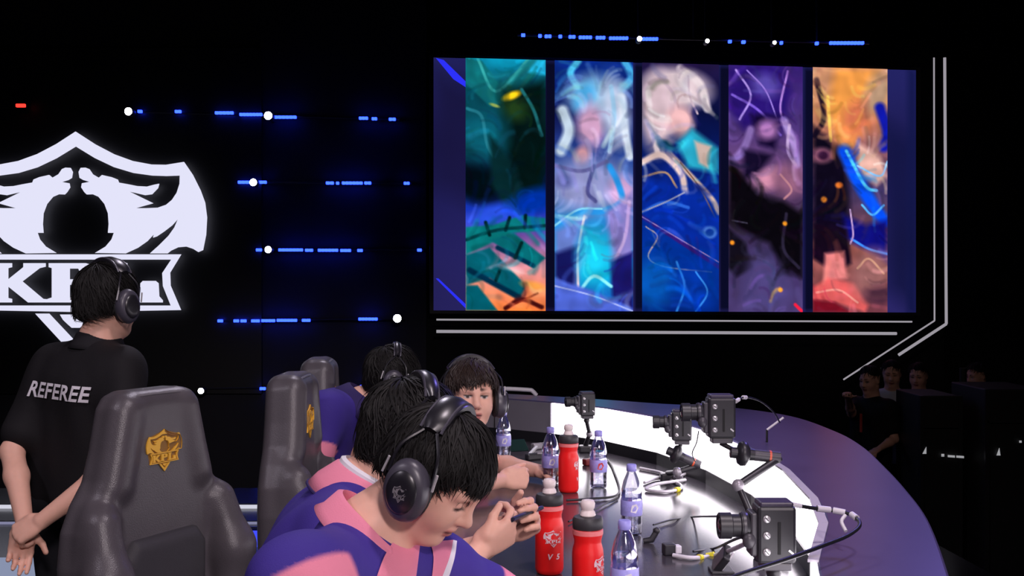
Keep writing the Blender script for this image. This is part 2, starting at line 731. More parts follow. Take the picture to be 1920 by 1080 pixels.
def paint(ops, nu, nv, asp):
    v, u = np.meshgrid(np.linspace(0, asp, nv), np.linspace(0, 1, nu), indexing='ij')
    img = np.zeros((nv, nu, 3))
    for op in ops:
        if op[0] == 'bg':
            ks = np.array([k for k, _ in op[1]]) * asp
            for c in range(3):
                img[..., c] = np.interp(v, ks, [q[c] for _, q in op[1]])
        else:
            if op[0] == 'poly':
                pts = [(a, b * asp) for a, b in op[1]]
                d = seg_dist(u, v, pts + pts[:1])
                d = np.where(poly_in(u, v, pts), -d, d)
                soft = op[3]
                a = np.clip(0.5 - d / soft, 0, 1)
            elif op[0] == 'blob':
                cx, cy, rx, ry, rot = op[1]
                cy *= asp
                ca, sa = math.cos(rot), math.sin(rot)
                du, dv = u - cx, v - cy
                q = np.hypot((du * ca + dv * sa) / rx, (-du * sa + dv * ca) / ry)
                a = np.clip((1 - q) / op[3] + 0.5, 0, 1)
            else:
                P = [(p.x, p.y * asp) for p in smooth_path([(a, b, 0) for a, b in op[1]], 6)]
                d = seg_dist(u, v, P)
                a = np.clip((op[3] - d) / (op[3] * 0.6), 0, 1)
            a = (a * (op[4] if len(op) > 4 else 1.0))[..., None]
            img = img * (1 - a) + np.array(op[2], float) * a
    if nu < 110:
        fl = [rng.uniform(-4, 4, 3) for _ in range(4)]
        for k in range(230):                  # short strokes that follow a swirling field
            x, y = rng.rand(), rng.rand() * asp
            c = img[min(int(y / asp * nv), nv - 1), min(int(x * nu), nu - 1)] * rng.uniform(.55, 1.55) + rng.uniform(-8, 12, 3)
            pts = [(x, y)]
            for j in range(5):
                a = sum(math.sin(f_[0] * x + f_[1] * y + f_[2]) for f_ in fl) * 1.6 + 1.2
                x, y = x + .045 * math.cos(a), y + .045 * math.sin(a)
                pts.append((x, y))
            wd_ = rng.uniform(.018, .055)
            a = np.clip((wd_ - seg_dist(u, v, pts)) / (wd_ * .7), 0, 1)[..., None] * rng.uniform(.12, .38)
            img = img * (1 - a) + np.clip(c, 0, 255) * a
    n = np.zeros((nv, nu))
    for k in range(26):                       # fine brushwork
        a, b, c = rng.uniform(-1, 1), rng.uniform(-1, 1), rng.uniform(0, 6.3)
        fq = 6 + 26 * rng.rand()
        n += np.sin((a * u + b * v) * fq + c + 1.6 * np.sin((b * u - a * v) * fq * .6 + c * 2)) / 9
    img = np.clip(img * (1 + 0.10 * n[..., None]), 0, 255) / 255.0
    gl = img.mean(-1, keepdims=True)
    img = np.clip(gl + (img - gl) * 1.18, 0, 1) ** 1.08
    return np.where(img <= 0.04045, img / 12.92, ((img + 0.055) / 1.055) ** 2.4)


ART = []
ART.append([  # teal plates, embers
    ('bg', [(0, (30, 150, 180)), (.12, (18, 80, 95)), (.3, (10, 38, 45)), (.52, (10, 25, 60)), (.6, (40, 70, 190)), (.7, (120, 90, 160)), (.82, (225, 160, 170)), (1, (245, 140, 80))]),
    ('poly', [(0, 0), (.18, 0), (.42, .1), (.85, 0), (1, 0), (1, .02), (.55, .17), (.3, .19), (0, .1)], (28, 112, 118), .03),
    ('stroke', [(.15, 0), (.38, .13), (.78, .0)], (70, 165, 165), .025), ('poly', [(.82, .0), (1, 0), (1, .06), (.78, .05)], (60, 195, 235), .05),
    ('poly', [(.45, .12), (1, .08), (1, .56), (.75, .58), (.4, .3)], (6, 24, 24), .16),
    ('blob', (.62, .2, .16, .13, .4), (40, 66, 34), 1.2), ('blob', (.58, .145, .11, .045, -.4), (250, 205, 50), .9), ('blob', (.36, .185, .06, .02, .3), (235, 215, 90), .9),
    ('blob', (.2, .3, .3, .35, .1), (22, 96, 112), .9), ('stroke', [(.02, .2), (.2, .23), (.28, .35), (.5, .46), (.62, .58)], (50, 125, 140), .028), ('stroke', [(.7, .12), (.85, .2), (.95, .3)], (40, 105, 110), .03),
    ('blob', (.15, .5, .32, .22, .3), (4, 14, 22), .7), ('poly', [(.3, .3), (.62, .42), (.8, .6), (.55, .62), (.32, .5)], (12, 44, 48), .08),
    ('blob', (.35, .62, .35, .12, -.3), (60, 95, 215), 1.0), ('blob', (.85, .56, .3, .14, -.3), (10, 60, 160), 1.0),
    ('poly', [(0, .67), (.35, .66), (.7, .62), (1, .63), (1, .68), (.6, .69), (0, .78)], (22, 120, 122), .03), ('poly', [(.3, .72), (.6, .69), (1, .79), (.85, .83)], (20, 110, 118), .03),
    ('poly', [(0, .78), (.3, .75), (.76, .9), (.68, .95), (.3, .87), (0, .9)], (16, 98, 112), .03), ('poly', [(0, .9), (.15, .9), (.4, 1), (0, 1)], (14, 96, 110), .03),
    ('stroke', [(.05, .84), (.4, .9), (.66, .945)], (6, 46, 70), .05), ('stroke', [(.4, .75), (.85, .82)], (8, 52, 80), .04), ('stroke', [(0, .72), (.4, .68), (1, .66)], (10, 60, 66), .03),
    ('stroke', [(.25, .65), (.3, .7)], (5, 35, 40), .03), ('stroke', [(.55, .63), (.5, .68)], (5, 35, 40), .03), ('stroke', [(.75, .62), (.74, .67)], (5, 35, 40), .03), ('stroke', [(.7, .73), (.62, .79)], (5, 35, 40), .03), ('stroke', [(.45, .82), (.38, .88)], (5, 35, 40), .03),
    ('stroke', [(.5, .99), (.7, .955), (.95, .985)], (70, 20, 20), .04), ('stroke', [(.6, .975), (.9, .93)], (110, 40, 30), .02), ('blob', (.85, .9, .14, .05, .2), (250, 175, 100), 1.0)])
ART.append([  # silver and cyan flow
    ('bg', [(0, (20, 50, 130)), (.2, (18, 24, 78)), (.45, (70, 100, 170)), (.65, (60, 140, 200)), (.85, (35, 180, 215)), (1, (40, 60, 160))]),
    ('stroke', [(.3, .0), (.2, .05), (.3, .1), (.4, .1)], (90, 180, 215), .06), ('stroke', [(.9, 0), (.98, .06), (.85, .11)], (90, 175, 220), .07), ('blob', (.7, .04, .14, .12, .3), (30, 60, 140), .8),
    ('blob', (.5, .14, .32, .26, .0), (160, 195, 225), .9), ('blob', (.38, .14, .12, .2, .5), (95, 170, 215), .9), ('blob', (.46, .26, .18, .26, .0), (215, 175, 205), .8), ('blob', (.78, .2, .18, .4, -.1), (200, 210, 232), .8),
    ('stroke', [(.1, .2), (.18, .28), (.08, .36)], (205, 220, 235), .1), ('stroke', [(.85, .14), (.9, .28), (.96, .38)], (215, 225, 240), .07), ('stroke', [(.72, .1), (.76, .22), (.7, .36)], (170, 205, 232), .04), ('blob', (.35, .38, .1, .12, .3), (228, 170, 175), .9),
    ('blob', (.4, .5, .5, .34, -.1), (158, 162, 205), .8), ('stroke', [(0, .42), (.35, .44), (.66, .4)], (110, 110, 160), .035), ('stroke', [(.5, .42), (.42, .52), (.52, .56)], (88, 90, 145), .035), ('blob', (.85, .52, .17, .2, .2), (210, 175, 215), .8), ('blob', (.12, .48, .13, .1, .2), (110, 115, 165), .7),
    ('stroke', [(0, .68), (.25, .61), (.6, .6), (.85, .56), (.8, .48), (.7, .42)], (62, 155, 222), .055), ('stroke', [(0, .66), (.3, .595), (.6, .59)], (150, 215, 240), .018),
    ('poly', [(0, .68), (.4, .62), (.35, .78), (.25, .98), (0, .9)], (120, 140, 205), .1), ('poly', [(.0, .77), (.28, .74), (.24, .95), (0, .86)], (28, 30, 92), .08), ('stroke', [(.38, .62), (.3, .76), (.3, .92)], (235, 215, 225), .022),
    ('poly', [(.66, .6), (1, .52), (1, .78), (.72, .8)], (150, 140, 200), .08), ('stroke', [(.95, .56), (.9, .7), (.76, .8)], (200, 175, 225), .03), ('poly', [(.7, .8), (1, .76), (1, 1), (.74, .95)], (34, 30, 100), .06), ('blob', (.5, .78, .2, .3, .0), (50, 195, 222), 1.1),
    ('stroke', [(.32, .92), (.5, .86), (.72, .9)], (160, 235, 245), .03), ('poly', [(0, .87), (.5, .92), (1, .99), (1, 1), (0, 1)], (95, 115, 205), .05), ('stroke', [(0, .9), (.5, .94), (1, 1)], (175, 185, 235), .015)])
ART.append([  # cream drape over royal blue
    ('bg', [(0, (40, 30, 70)), (.2, (14, 20, 62)), (.5, (18, 45, 130)), (.75, (14, 60, 150)), (1, (12, 40, 110))]),
    ('blob', (.45, .1, .44, .26, .1), (226, 208, 214), .6), ('blob', (.2, .2, .22, .5, .0), (214, 192, 200), .7), ('stroke', [(.5, .02), (.75, .08), (.85, .18)], (236, 222, 226), .07), ('stroke', [(.2, .05), (.4, .12), (.45, .2)], (200, 180, 192), .03), ('stroke', [(.6, .05), (.62, .13), (.72, .2)], (198, 178, 190), .02),
    ('blob', (.5, .23, .17, .2, -.3), (232, 190, 192), .7), ('stroke', [(.08, .12), (.12, .25), (.2, .36)], (230, 214, 220), .05),
    ('poly', [(.45, .32), (.65, .26), (1, .34), (1, .44), (.6, .42)], (60, 165, 190), .08), ('poly', [(.68, .31), (.9, .33), (.86, .42), (.74, .4)], (210, 188, 180), .05), ('blob', (.3, .33, .1, .06, .3), (14, 60, 86), .8),
    ('stroke', [(.0, .4), (.25, .37), (.5, .44), (.56, .52)], (224, 200, 196), .06), ('stroke', [(.35, .36), (.6, .44), (.9, .54), (1, .6)], (205, 180, 170), .045), ('stroke', [(0, .46), (.3, .44), (.45, .5)], (170, 140, 120), .02), ('stroke', [(.5, .4), (.75, .5), (.95, .62)], (130, 100, 90), .014),
    ('poly', [(0, .46), (.4, .5), (.7, .53), (1, .62), (1, .78), (.5, .7), (0, .62)], (18, 52, 150), .1), ('stroke', [(0, .6), (.3, .56), (.6, .58)], (60, 110, 205), .03), ('stroke', [(.0, .6), (.3, .56), (.55, .52)], (168, 170, 190), .012),
    ('stroke', [(0, .62), (.4, .7), (1, .82)], (62, 36, 120), .035), ('stroke', [(.0, .62), (.5, .71), (1, .8)], (165, 140, 190), .01), ('stroke', [(.05, .66), (.2, .7), (.08, .78), (.3, .82), (.9, .84)], (205, 180, 170), .012),
    ('blob', (.15, .88, .3, .3, .2), (22, 96, 178), .9), ('blob', (.75, .9, .34, .3, -.2), (16, 60, 150), .9), ('stroke', [(.45, .8), (.55, .9), (.45, 1)], (60, 130, 205), .02), ('stroke', [(.7, .84), (.85, .92), (.7, 1)], (70, 140, 215), .016), ('blob', (.88, .68, .09, .08, 0), (90, 130, 200), .5), ('blob', (.88, .68, .055, .05, 0), (24, 60, 150), .5)])
ART.append([  # violet crystals over dusk
    ('bg', [(0, (60, 40, 110)), (.25, (88, 66, 125)), (.42, (120, 88, 130)), (.6, (70, 52, 80)), (.75, (66, 56, 92)), (1, (84, 70, 116))]),
    ('poly', [(.0, .02), (.3, 0), (.72, 0), (.85, .1), (.7, .28), (.5, .22), (.2, .26), (0, .18)], (50, 30, 112), .12), ('blob', (.5, .08, .2, .16, .3), (98, 84, 165), .9), ('stroke', [(.05, .12), (.4, .18), (.7, .28)], (140, 112, 212), .025), ('stroke', [(.1, .02), (.3, .12), (.15, .22)], (185, 160, 232), .02), ('stroke', [(.8, .02), (.7, .16), (.75, .24)], (190, 150, 225), .02), ('stroke', [(.25, .02), (.5, .1), (.66, .22)], (165, 140, 220), .014),
    ('poly', [(.3, .2), (.72, .2), (.62, .34), (.42, .32)], (22, 12, 48), .1), ('blob', (.52, .26, .14, .13, -.2), (190, 140, 196), .9),
    ('stroke', [(.3, .26), (.2, .34), (.02, .4)], (150, 125, 185), .07), ('stroke', [(.75, .22), (.88, .32), (.92, .4)], (172, 150, 205), .07), ('stroke', [(.82, .24), (.8, .34), (.9, .4)], (205, 182, 222), .03), ('poly', [(.2, .34), (.6, .36), (.4, .44), (.2, .46)], (24, 16, 44), .1),
    ('blob', (.55, .46, .2, .13, -.4), (205, 150, 172), 1.0), ('blob', (.8, .46, .2, .2, .3), (150, 106, 132), 1.0), ('stroke', [(.7, .44), (.85, .5), (.75, .54)], (190, 140, 150), .02),
    ('poly', [(0, .36), (.2, .45), (.4, .52), (.75, .55), (1, .6), (1, .86), (.75, .84), (.55, .72), (.25, .68), (0, .64)], (12, 9, 16), .1), ('poly', [(0, .66), (.22, .72), (.35, .82), (.1, .86), (0, .82)], (22, 18, 30), .06), ('stroke', [(.78, .6), (.74, .74), (.95, .82)], (48, 42, 62), .03), ('stroke', [(.05, .63), (.25, .64)], (70, 66, 84), .014),
    ('poly', [(.3, .76), (.6, .78), (.85, .92), (.7, 1), (.2, 1), (.2, .9)], (88, 78, 128), .2), ('blob', (.76, .64, .03, .03, 0), (255, 170, 60), .8), ('blob', (.05, .72, .03, .03, 0), (255, 160, 60), .8), ('blob', (.7, .91, .03, .03, .3), (255, 160, 70), .8), ('stroke', [(.9, .97), (1, 1)], (240, 50, 80), .03)])
ART.append([  # amber stone and blue lightning
    ('bg', [(0, (205, 150, 130)), (.15, (220, 160, 110)), (.3, (150, 100, 100)), (.5, (70, 60, 100)), (.75, (150, 95, 90)), (1, (120, 70, 80))]),
    ('poly', [(0, .02), (.25, 0), (.3, .12), (.15, .2), (0, .16)], (200, 150, 120), .08), ('stroke', [(.05, .05), (.15, .2), (.02, .28)], (40, 26, 40), .05), ('poly', [(.3, .0), (.9, 0), (.9, .14), (.55, .32), (.3, .3), (.2, .16)], (240, 168, 96), .14), ('blob', (.62, .2, .2, .3, .6), (214, 130, 100), .9), ('blob', (.86, .1, .16, .3, .3), (178, 150, 128), .8), ('stroke', [(.2, .12), (.24, .3)], (250, 210, 120), .03),
    ('poly', [(0, .24), (.3, .32), (.45, .4), (.5, .6), (.4, .74), (0, .7)], (18, 12, 30), .12), ('blob', (.12, .36, .14, .1, 0), (150, 100, 120), .8), ('blob', (.14, .36, .07, .06, 0), (60, 30, 60), .7), ('blob', (.35, .48, .05, .04, 0), (205, 120, 60), .7), ('blob', (.15, .54, .04, .04, 0), (205, 130, 60), .7),
    ('poly', [(.6, .3), (.9, .36), (1, .44), (.85, .48), (.6, .42)], (220, 180, 170), .08), ('stroke', [(.42, .34), (.6, .46), (.9, .6), (1, .62)], (26, 96, 240), .12), ('stroke', [(.45, .34), (.7, .48), (.85, .5)], (110, 215, 255), .03), ('stroke', [(.9, .16), (1, .26), (.95, .32)], (28, 36, 160), .1), ('stroke', [(.66, .56), (.8, .6), (.95, .56)], (110, 190, 255), .02), ('stroke', [(1, .38), (.9, .44), (.6, .4)], (160, 205, 245), .018),
    ('poly', [(.4, .6), (.7, .64), (1, .62), (1, .8), (.7, .74), (.45, .7)], (24, 24, 118), .1), ('stroke', [(.52, .7), (.75, .74), (1, .76)], (80, 150, 250), .022), ('stroke', [(.5, .58), (.54, .68), (.5, .72)], (205, 175, 215), .016),
    ('poly', [(.02, .64), (.45, .66), (.52, .8), (.3, .84), (.0, .78)], (24, 12, 30), .06), ('poly', [(.16, .76), (.42, .75), (.46, .86), (.14, .88)], (222, 140, 140), .06), ('poly', [(0, .9), (.2, .86), (.55, .88), (.75, .97), (.7, 1), (.3, .96), (0, .95)], (222, 112, 112), .06), ('stroke', [(.05, .92), (.35, .91), (.6, .96)], (245, 170, 160), .02), ('poly', [(0, .95), (.3, .96), (.5, 1), (0, 1)], (120, 26, 44), .06),
    ('blob', (.78, .84, .24, .3, .3), (158, 112, 112), .9), ('blob', (.9, .93, .2, .14, 0), (84, 52, 70), .9), ('stroke', [(.6, .82), (.75, .78), (.95, .84)], (206, 160, 140), .02)])
PX = [(873, 1023), (1040, 1187), (1204, 1348), (1366, 1505), (1524, 1664)]
M_ART = emit('display_picture', (1, 1, 1), 1.0, vcol=True)


def picture(name, x0, x1, ops, nu, nv, out):
    asp = (BOTL(x0) - TOPL(x0)) / (x1 - x0)
    img = paint(ops, nu, nv, asp)
    vv, cols = [], []
    for j in range(nv):
        fv = j / (nv - 1)
        for i in range(nu):
            fx = x0 + (x1 - x0) * i / (nu - 1)
            vv.append(on_screen(fx, TOPL(fx) + (BOTL(fx) - TOPL(fx)) * fv, out))
            cols.append(img[j, i])
    ff = [(j * nu + i, (j + 1) * nu + i, (j + 1) * nu + i + 1, j * nu + i + 1) for j in range(nv - 1) for i in range(nu - 1)]
    m = MB().add(vv, ff)
    o = m.build(name, M_ART, screen)
    ca = o.data.color_attributes.new('Col', 'FLOAT_COLOR', 'POINT')
    ca.data.foreach_set('color', np.concatenate([np.array(cols), np.ones((len(cols), 1))], 1).astype(np.float32).ravel())
    return o


back_ops = [('bg', [(0, (44, 44, 98)), (.35, (32, 30, 72)), (.6, (40, 38, 88)), (1, (52, 48, 104))]),
            ('poly', [(0, .05), (.1, .14), (.1, .6), (0, .5)], (30, 27, 62), .06, .7), ('poly', [(.93, .2), (1, .3), (1, 1), (.94, .9)], (24, 26, 64), .05, .8)]
for xx in (0.2, 0.386, 0.565, 0.738):
    back_ops.append(('poly', [(xx + .028, 0), (xx + .06, 0), (xx + .06, 1), (xx + .028, 1)], (14, 15, 40), .004))
back_ops.append(('poly', [(.985, 0), (1, 0), (1, 1), (.985, 1)], (24, 28, 70), .02))
p = picture('background_field', 813, 1719, back_ops, 120, 60, -0.02)
for i, ops in enumerate(ART):
    p = picture('art_panel', PX[i][0], PX[i][1], ops, 96, 300, 0.0)
    p['label'] = ['art panel of dark teal plates over glowing embers', 'art panel of silver and cyan flowing shapes',
                  'art panel of cream drapery over royal blue', 'art panel of violet crystal shapes over dusk',
                  'art panel of amber stone and blue lightning'][i]
M_STREAK = emit('display_blue_streak', rgb(45, 50, 250), 1.0)
for q in ([(817, 108), (832, 112), (873, 152), (873, 163), (850, 148)], [(817, 522), (822, 522), (873, 570), (873, 578)]):
    pts = [on_screen(x, y, -0.012) for x, y in q]
    MB().add(pts, [tuple(range(len(q)))]).build('blue_streak', M_STREAK, screen)

# white light lines round the display
M_TRIM = emit('white_light_line', rgb(190, 185, 195), 0.62)
M_TRIM2 = emit('white_light_line_dim', rgb(160, 155, 165), 0.7)


def light_line(name, label, runs, m, r):
    a = on_screen(*runs[0][0], 0.05)
    t = thing(name, label, 'light', a)
    for (p0, p1) in runs:
        MB().cyl(on_screen(*p0, 0.05), on_screen(*p1, 0.05), r, n=8).build('tube', m, t)
    return t


light_line('light_line', 'thin inner white light line under and beside the huge display', [((818, 599), (1706, 603)), ((1748, 601), (1747, 110)), ((1748, 601), (1578, 711))], M_TRIM, 0.009)
light_line('light_line', 'thick outer white light line under and beside the huge display', [((818, 621), (1677, 625)), ((1770, 607), (1767, 110)), ((1770, 607), (1681, 665))], M_TRIM, 0.016)
# black fascia under and beside the display, behind the light lines
struct('wall_screen_fascia', MB().add(*slab([on_screen(790, 900, -0.35), on_screen(1800, 900, -0.35), on_screen(1800, 60, -0.35), on_screen(790, 60, -0.35)], 0.1)), M_BLACKWALL)
hook = thing('cable_hook', 'small white hook hanging under the diagonal light line', 'hook', on_screen(1652, 690, .1))
MB().tube([on_screen(x, y, .1) for x, y in ((1664, 681), (1656, 684), (1650, 688), (1645, 691))], [.012, .016, .016, .02], 8).build('hook_body', mat('hook_grey', (0.35, 0.34, 0.36), .5), hook, smooth=True)
MB().cyl(on_screen(1664, 681, .1), on_screen(1664, 664, .1), .006).build('wire', M_BLACKPAINT, hook)

# ---- shield logo display on the left wall (outlines in a 1080 square, 2.25 per pixel, from 0,180)
HALF = [(318, 150), (400, 203), (480, 245), (560, 274), (640, 289), (700, 290), (775, 278), (812, 332), (845, 398), (864, 450), (872, 512), (868, 585), (855, 650), (836, 658), (815, 645), (785, 635), (750, 638), (720, 652), (705, 664), (632, 664), (670, 630), (710, 590), (735, 555), (752, 515), (725, 545), (690, 572), (660, 592), (645, 597), (650, 580), (620, 612), (580, 640), (528, 664), (400, 662), (445, 635), (470, 605), (480, 577), (455, 577), (458, 540), (455, 495), (440, 455), (415, 425), (390, 414), (365, 415), (355, 405), (342, 385), (345, 368), (377, 362), (350, 354), (335, 345), (331, 320), (340, 303), (360, 302), (375, 308), (390, 330), (416, 345), (430, 333), (470, 342), (495, 352), (500, 365), (540, 372), (580, 380), (620, 382), (650, 374), (670, 370), (665, 388), (640, 414), (610, 418), (545, 403), (600, 430), (645, 452), (570, 473), (620, 473), (665, 471), (700, 459), (725, 438), (745, 408), (757, 370), (758, 335), (700, 337), (640, 335), (560, 324), (480, 300), (400, 262), (318, 212)]
BAN_O = [(318, 668), (763, 668), (716, 745), (718, 800), (762, 903), (318, 903)]
BAN_I = [(318, 690), (722, 690), (684, 747), (687, 802), (720, 884), (318, 884)]
LET_K = [(-52, 705), (48, 705), (48, 722), (32, 726), (32, 775), (98, 722), (98, 705), (190, 705), (190, 720), (165, 726), (92, 782), (180, 856), (206, 858), (206, 871), (118, 871), (32, 802), (32, 852), (48, 856), (48, 871), (-52, 871), (-52, 856), (-36, 852), (-36, 726), (-52, 722)]
LET_P = [(205, 705), (360, 705), (395, 716), (410, 745), (398, 782), (360, 797), (292, 797), (292, 850), (312, 856), (312, 871), (200, 871), (200, 856), (218, 850), (218, 726), (205, 722)]
LET_PH = [(292, 728), (330, 728), (340, 750), (330, 773), (292, 773)]
LET_L = [(430, 705), (535, 705), (535, 722), (512, 728), (512, 845), (590, 845), (592, 790), (602, 780), (655, 780), (667, 790), (670, 845), (685, 862), (685, 871), (430, 871), (430, 856), (446, 850), (446, 728), (430, 722)]
TIP_O = [(148, 918), (205, 918), (318, 1038), (431, 918), (488, 918), (318, 1102)]
YEAR = [(252, 922), (384, 922), (370, 945), (352, 962), (334, 978), (302, 978), (284, 962), (266, 945)]
mir = lambda P: [(636 - x, y) for x, y in P][::-1]


def emblem_shapes():
    full_o = BAN_O + mir(BAN_O)[1:-1]
    full_i = BAN_I + mir(BAN_I)[1:-1]
    return [('shield_wing', [HALF]), ('shield_wing', [mir(HALF)]), ('banner_frame', [full_o, full_i]),
            ('letter_k', [LET_K]), ('letter_p', [LET_P, LET_PH]), ('letter_l', [LET_L]), ('shield_tip', [TIP_O]), ('year_plate', [YEAR])]


LOGO_Y = 11.3
logo = thing('league_logo', 'giant glowing white shield logo with KPL lettering on the dark wall', 'logo', at(140, 470, LOGO_Y))
M_LOGO = emit('logo_white_led', rgb(228, 228, 250), 1.0)
for nm, polys in emblem_shapes():
    pp = [[(x / 2.25, -(y / 2.25 + 180)) for x, y in P] for P in polys]
    vv, ff = fill_mesh(pp)
    m = MB().add([at(x, -y, LOGO_Y) for x, y, z in vv], ff)
    o = m.build(nm, M_LOGO, logo)
    so = o.modifiers.new('thickness', 'SOLIDIFY')
    so.thickness = 0.02
struct('wall_logo_display', MB().box((at(140, 470, 11.4).x, 11.42, 2.2), (3.9, 0.06, 3.6)), M_BLACKPAINT)

# ---- rows of small stage lights
M_BLUE = emit('blue_led', (0.012, 0.034, 1.0), 9.0)
M_SPOT = emit('white_lamp', (1.0, 0.97, 0.92), 26.0)
M_BAR = mat('light_bar_black', (0.006, 0.006, 0.009), 0.6)
LROWS = [
    ('topmost long row of blue lights above the shield logo', 11.35, [(258, 267, 209), (328, 340, 209.5), (403, 438, 212), (449, 492, 215), (514, 556, 220), (673, 690, 222), (697, 707, 223), (729, 742, 224)], (228, 748)),
    ('short row of blue lights level with the dragon heads of the logo', 11.35, [(446, 500, 342), (611, 626, 343.5), (630, 636, 343.5), (641, 680, 343.5), (683, 696, 343.5), (757, 768, 344)], (440, 772)),
    ('row of blue lights level with the top of the logo banner', 11.35, [(480, 491, 469), (522, 568, 469), (572, 587, 469.5), (596, 634, 469.5), (638, 658, 470), (670, 680, 470), (782, 791, 469)], (476, 795)),
    ('lowest long row of blue lights just left of the huge display', 11.35, [(408, 418, 602), (438, 448, 602), (451, 462, 602), (471, 487, 602), (490, 516, 601.5), (519, 557, 601), (566, 582, 601), (672, 708, 598.5)], (404, 760)),
    ('sparse row of blue lights behind the grey chair backs', 11.35, [(487, 498, 729), (675, 686, 725)], (370, 690)),
]
TOPROW = ('row of small blue lights hanging above the huge display', 10.6, [(977, 985, 66), (1009, 1016, 67.5), (1021, 1034, 68.5), (1047, 1054, 68.5), (1066, 1079, 69.5), (1085, 1110, 70.5), (1117, 1135, 71), (1142, 1178, 72), (1204, 1234, 73.5), (1365, 1372, 78), (1390, 1398, 79), (1462, 1468, 80.5), (1528, 1535, 81.5), (1555, 1620, 81)], (970, 1630))
for lab, Y, segs, (bx0, bx1) in LROWS + [TOPROW]:
    y0 = segs[0][2]
    y1 = segs[-1][2]
    t = thing('light_bar', lab, 'light bar', at((bx0 + bx1) / 2, (y0 + y1) / 2, Y), 'rows of blue stage lights')
    MB().cyl(at(bx0, y0, Y + .04), at(bx1, y1, Y + .04), 0.012, n=6).build('pipe', M_BAR, t)
    for q in (.15, .5, .85):
        e = at(bx0, y0, Y + .04).lerp(at(bx1, y1, Y + .04), q)
        if Y < 11:
            MB().cyl(e, (e.x, e.y, 8.0), .008, n=6).build('drop_rod', M_BAR, t)
        else:
            MB().box(e + Vector((0, .04, 0)), (.014, .08, .014)).build('wall_bracket', M_BAR, t)
    for x0, x1, y in segs:
        m = MB()
        nb = max(1, int(round((x1 - x0) / 6.5)))
        st = (x1 - x0) / nb
        for k in range(nb):
            a = at(x0 + st * (k + .04), y, Y)
            b = at(x0 + st * (k + .96), y - (.6 if nb > 1 else 0), Y)
            m.box((a + b) / 2, ((b - a).x, 0.03, 0.03))
        m.build('led_strip', M_BLUE, t, bevel=0.004, seg=1)
SPOTS = [(241, 209, 11.3, 9, 'white lamp at the left end of the topmost light row'), (503, 217, 11.3, 9.5, 'bright white lamp inside the topmost light row right of the logo'),
         (475, 342, 11.3, 8.5, 'bright white lamp on the second light row near the logo edge'), (503, 468, 11.3, 8, 'bright white lamp on the third light row beside the logo banner'),
         (745, 597, 11.3, 9.5, 'bright white lamp beside the lower left corner of the huge display'), (377, 733, 11.3, 7, 'white lamp just above the nearest chair back'),
         (1199, 73, 10.55, 6, 'white lamp within the blue row above the huge display'), (1326, 77, 10.55, 5, 'lone white lamp above the fourth art panel'), (1452, 80, 10.55, 4.5, 'small rightmost white lamp above the huge display')]
for x, y, Y, r, lab in SPOTS:
    c = at(x, y, Y - .09)
    t = thing('stage_lamp', lab, 'lamp', c, 'white stage lamps')
    rr = r / F * Y * 0.8
    MB().lathe([(rr * .6, 0.12), (rr * 1.1, 0.1), (rr * 1.15, 0.0), (rr * 1.02, -0.006)], c, 20, (0, 1, 0)).build('lamp_housing', M_BAR, t, smooth=True)
    MB().box(c + Vector((0, .1, 0)), (.012, .05, .012)).build('clamp', M_BAR, t)
    if Y < 11:
        MB().cyl(c + Vector((0, .12, 0)), (c.x, c.y + .12, 8.0), .008, n=6).build('drop_rod', M_BAR, t)
    else:
        MB().box(c + Vector((0, .19, -.03)), (.012, .24, .012)).build('wall_bracket', M_BAR, t)
    MB().ball(c + Vector((0, -.004, 0)), (rr, rr * .5, rr), 16, 8).build('lens', M_SPOT, t, smooth=True)
t = thing('exit_lamp', 'small red lamp above the left shoulder of the shield logo', 'lamp', at(39, 198, 11.3))
MB().box(at(39, 198, 11.3), (.1, .03, .035)).build('red_lens', emit('red_led', (1, .03, .02), 2.5), t, bevel=.008)
MB().box(at(39, 198, 11.33), (.12, .05, .055)).build('lamp_housing', M_BAR, t)

# ---- stage edge lights and lit floor tile seen low at the left
M_EDGE = emit('white_edge_strip', rgb(220, 220, 235), 0.9)
M_EDGEB = emit('blue_edge_strip', (0.05, 0.07, 0.9), 1.2)
t = thing('edge_light', 'white light strip along the far edge of the stage', 'light strip', (-2.6, 7.45, 0))
MB().box((-2.6, 7.45, .01), (3.4, .03, .02)).build('diffuser', M_EDGE, t)
MB().box((-2.6, 7.49, .01), (3.4, .04, .02)).build('profile', M_BAR, t)
t = thing('edge_light', 'thin grey white strip on the stage floor in front of the far edge strip', 'light strip', (-2.4, 6.95, 0))
MB().box((-2.4, 6.95, .006), (3.0, .025, .012)).build('diffuser', emit('dim_edge_strip', rgb(150, 150, 185), .7), t)
MB().box((-2.4, 6.98, .006), (3.0, .03, .012)).build('profile', M_BAR, t)
t = thing('edge_light', 'glowing blue strip on the stage behind the nearest player', 'light strip', (-1.55, 6.5, 0))
MB().box((-1.55, 6.5, .01), (.6, .34, .02)).build('diffuser', M_EDGEB, t)
MB().box((-1.55, 6.7, .015), (.6, .05, .03)).build('profile', M_BAR, t)
t = thing('floor_light_tile', 'pale lit floor tile with dark joints beside the referee legs', 'floor light', (-2.55, 5.9, 0))
for k in range(3):
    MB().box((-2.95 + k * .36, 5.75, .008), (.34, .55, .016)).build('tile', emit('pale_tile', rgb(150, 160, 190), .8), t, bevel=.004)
t = thing('rail', 'blue lit rail behind the seated players', 'rail', at(650, 752, 6.2))
MB().cyl(at(615, 747, 6.2), at(690, 746, 6.2), .012, n=8).build('upper_bar', emit('blue_rail', (.02, .03, .8), .9), t)
MB().cyl(at(625, 764, 6.2), at(682, 763, 6.2), .014, n=8).build('lower_bar', mat('rail_grey', (.06, .07, .25), .4), t)
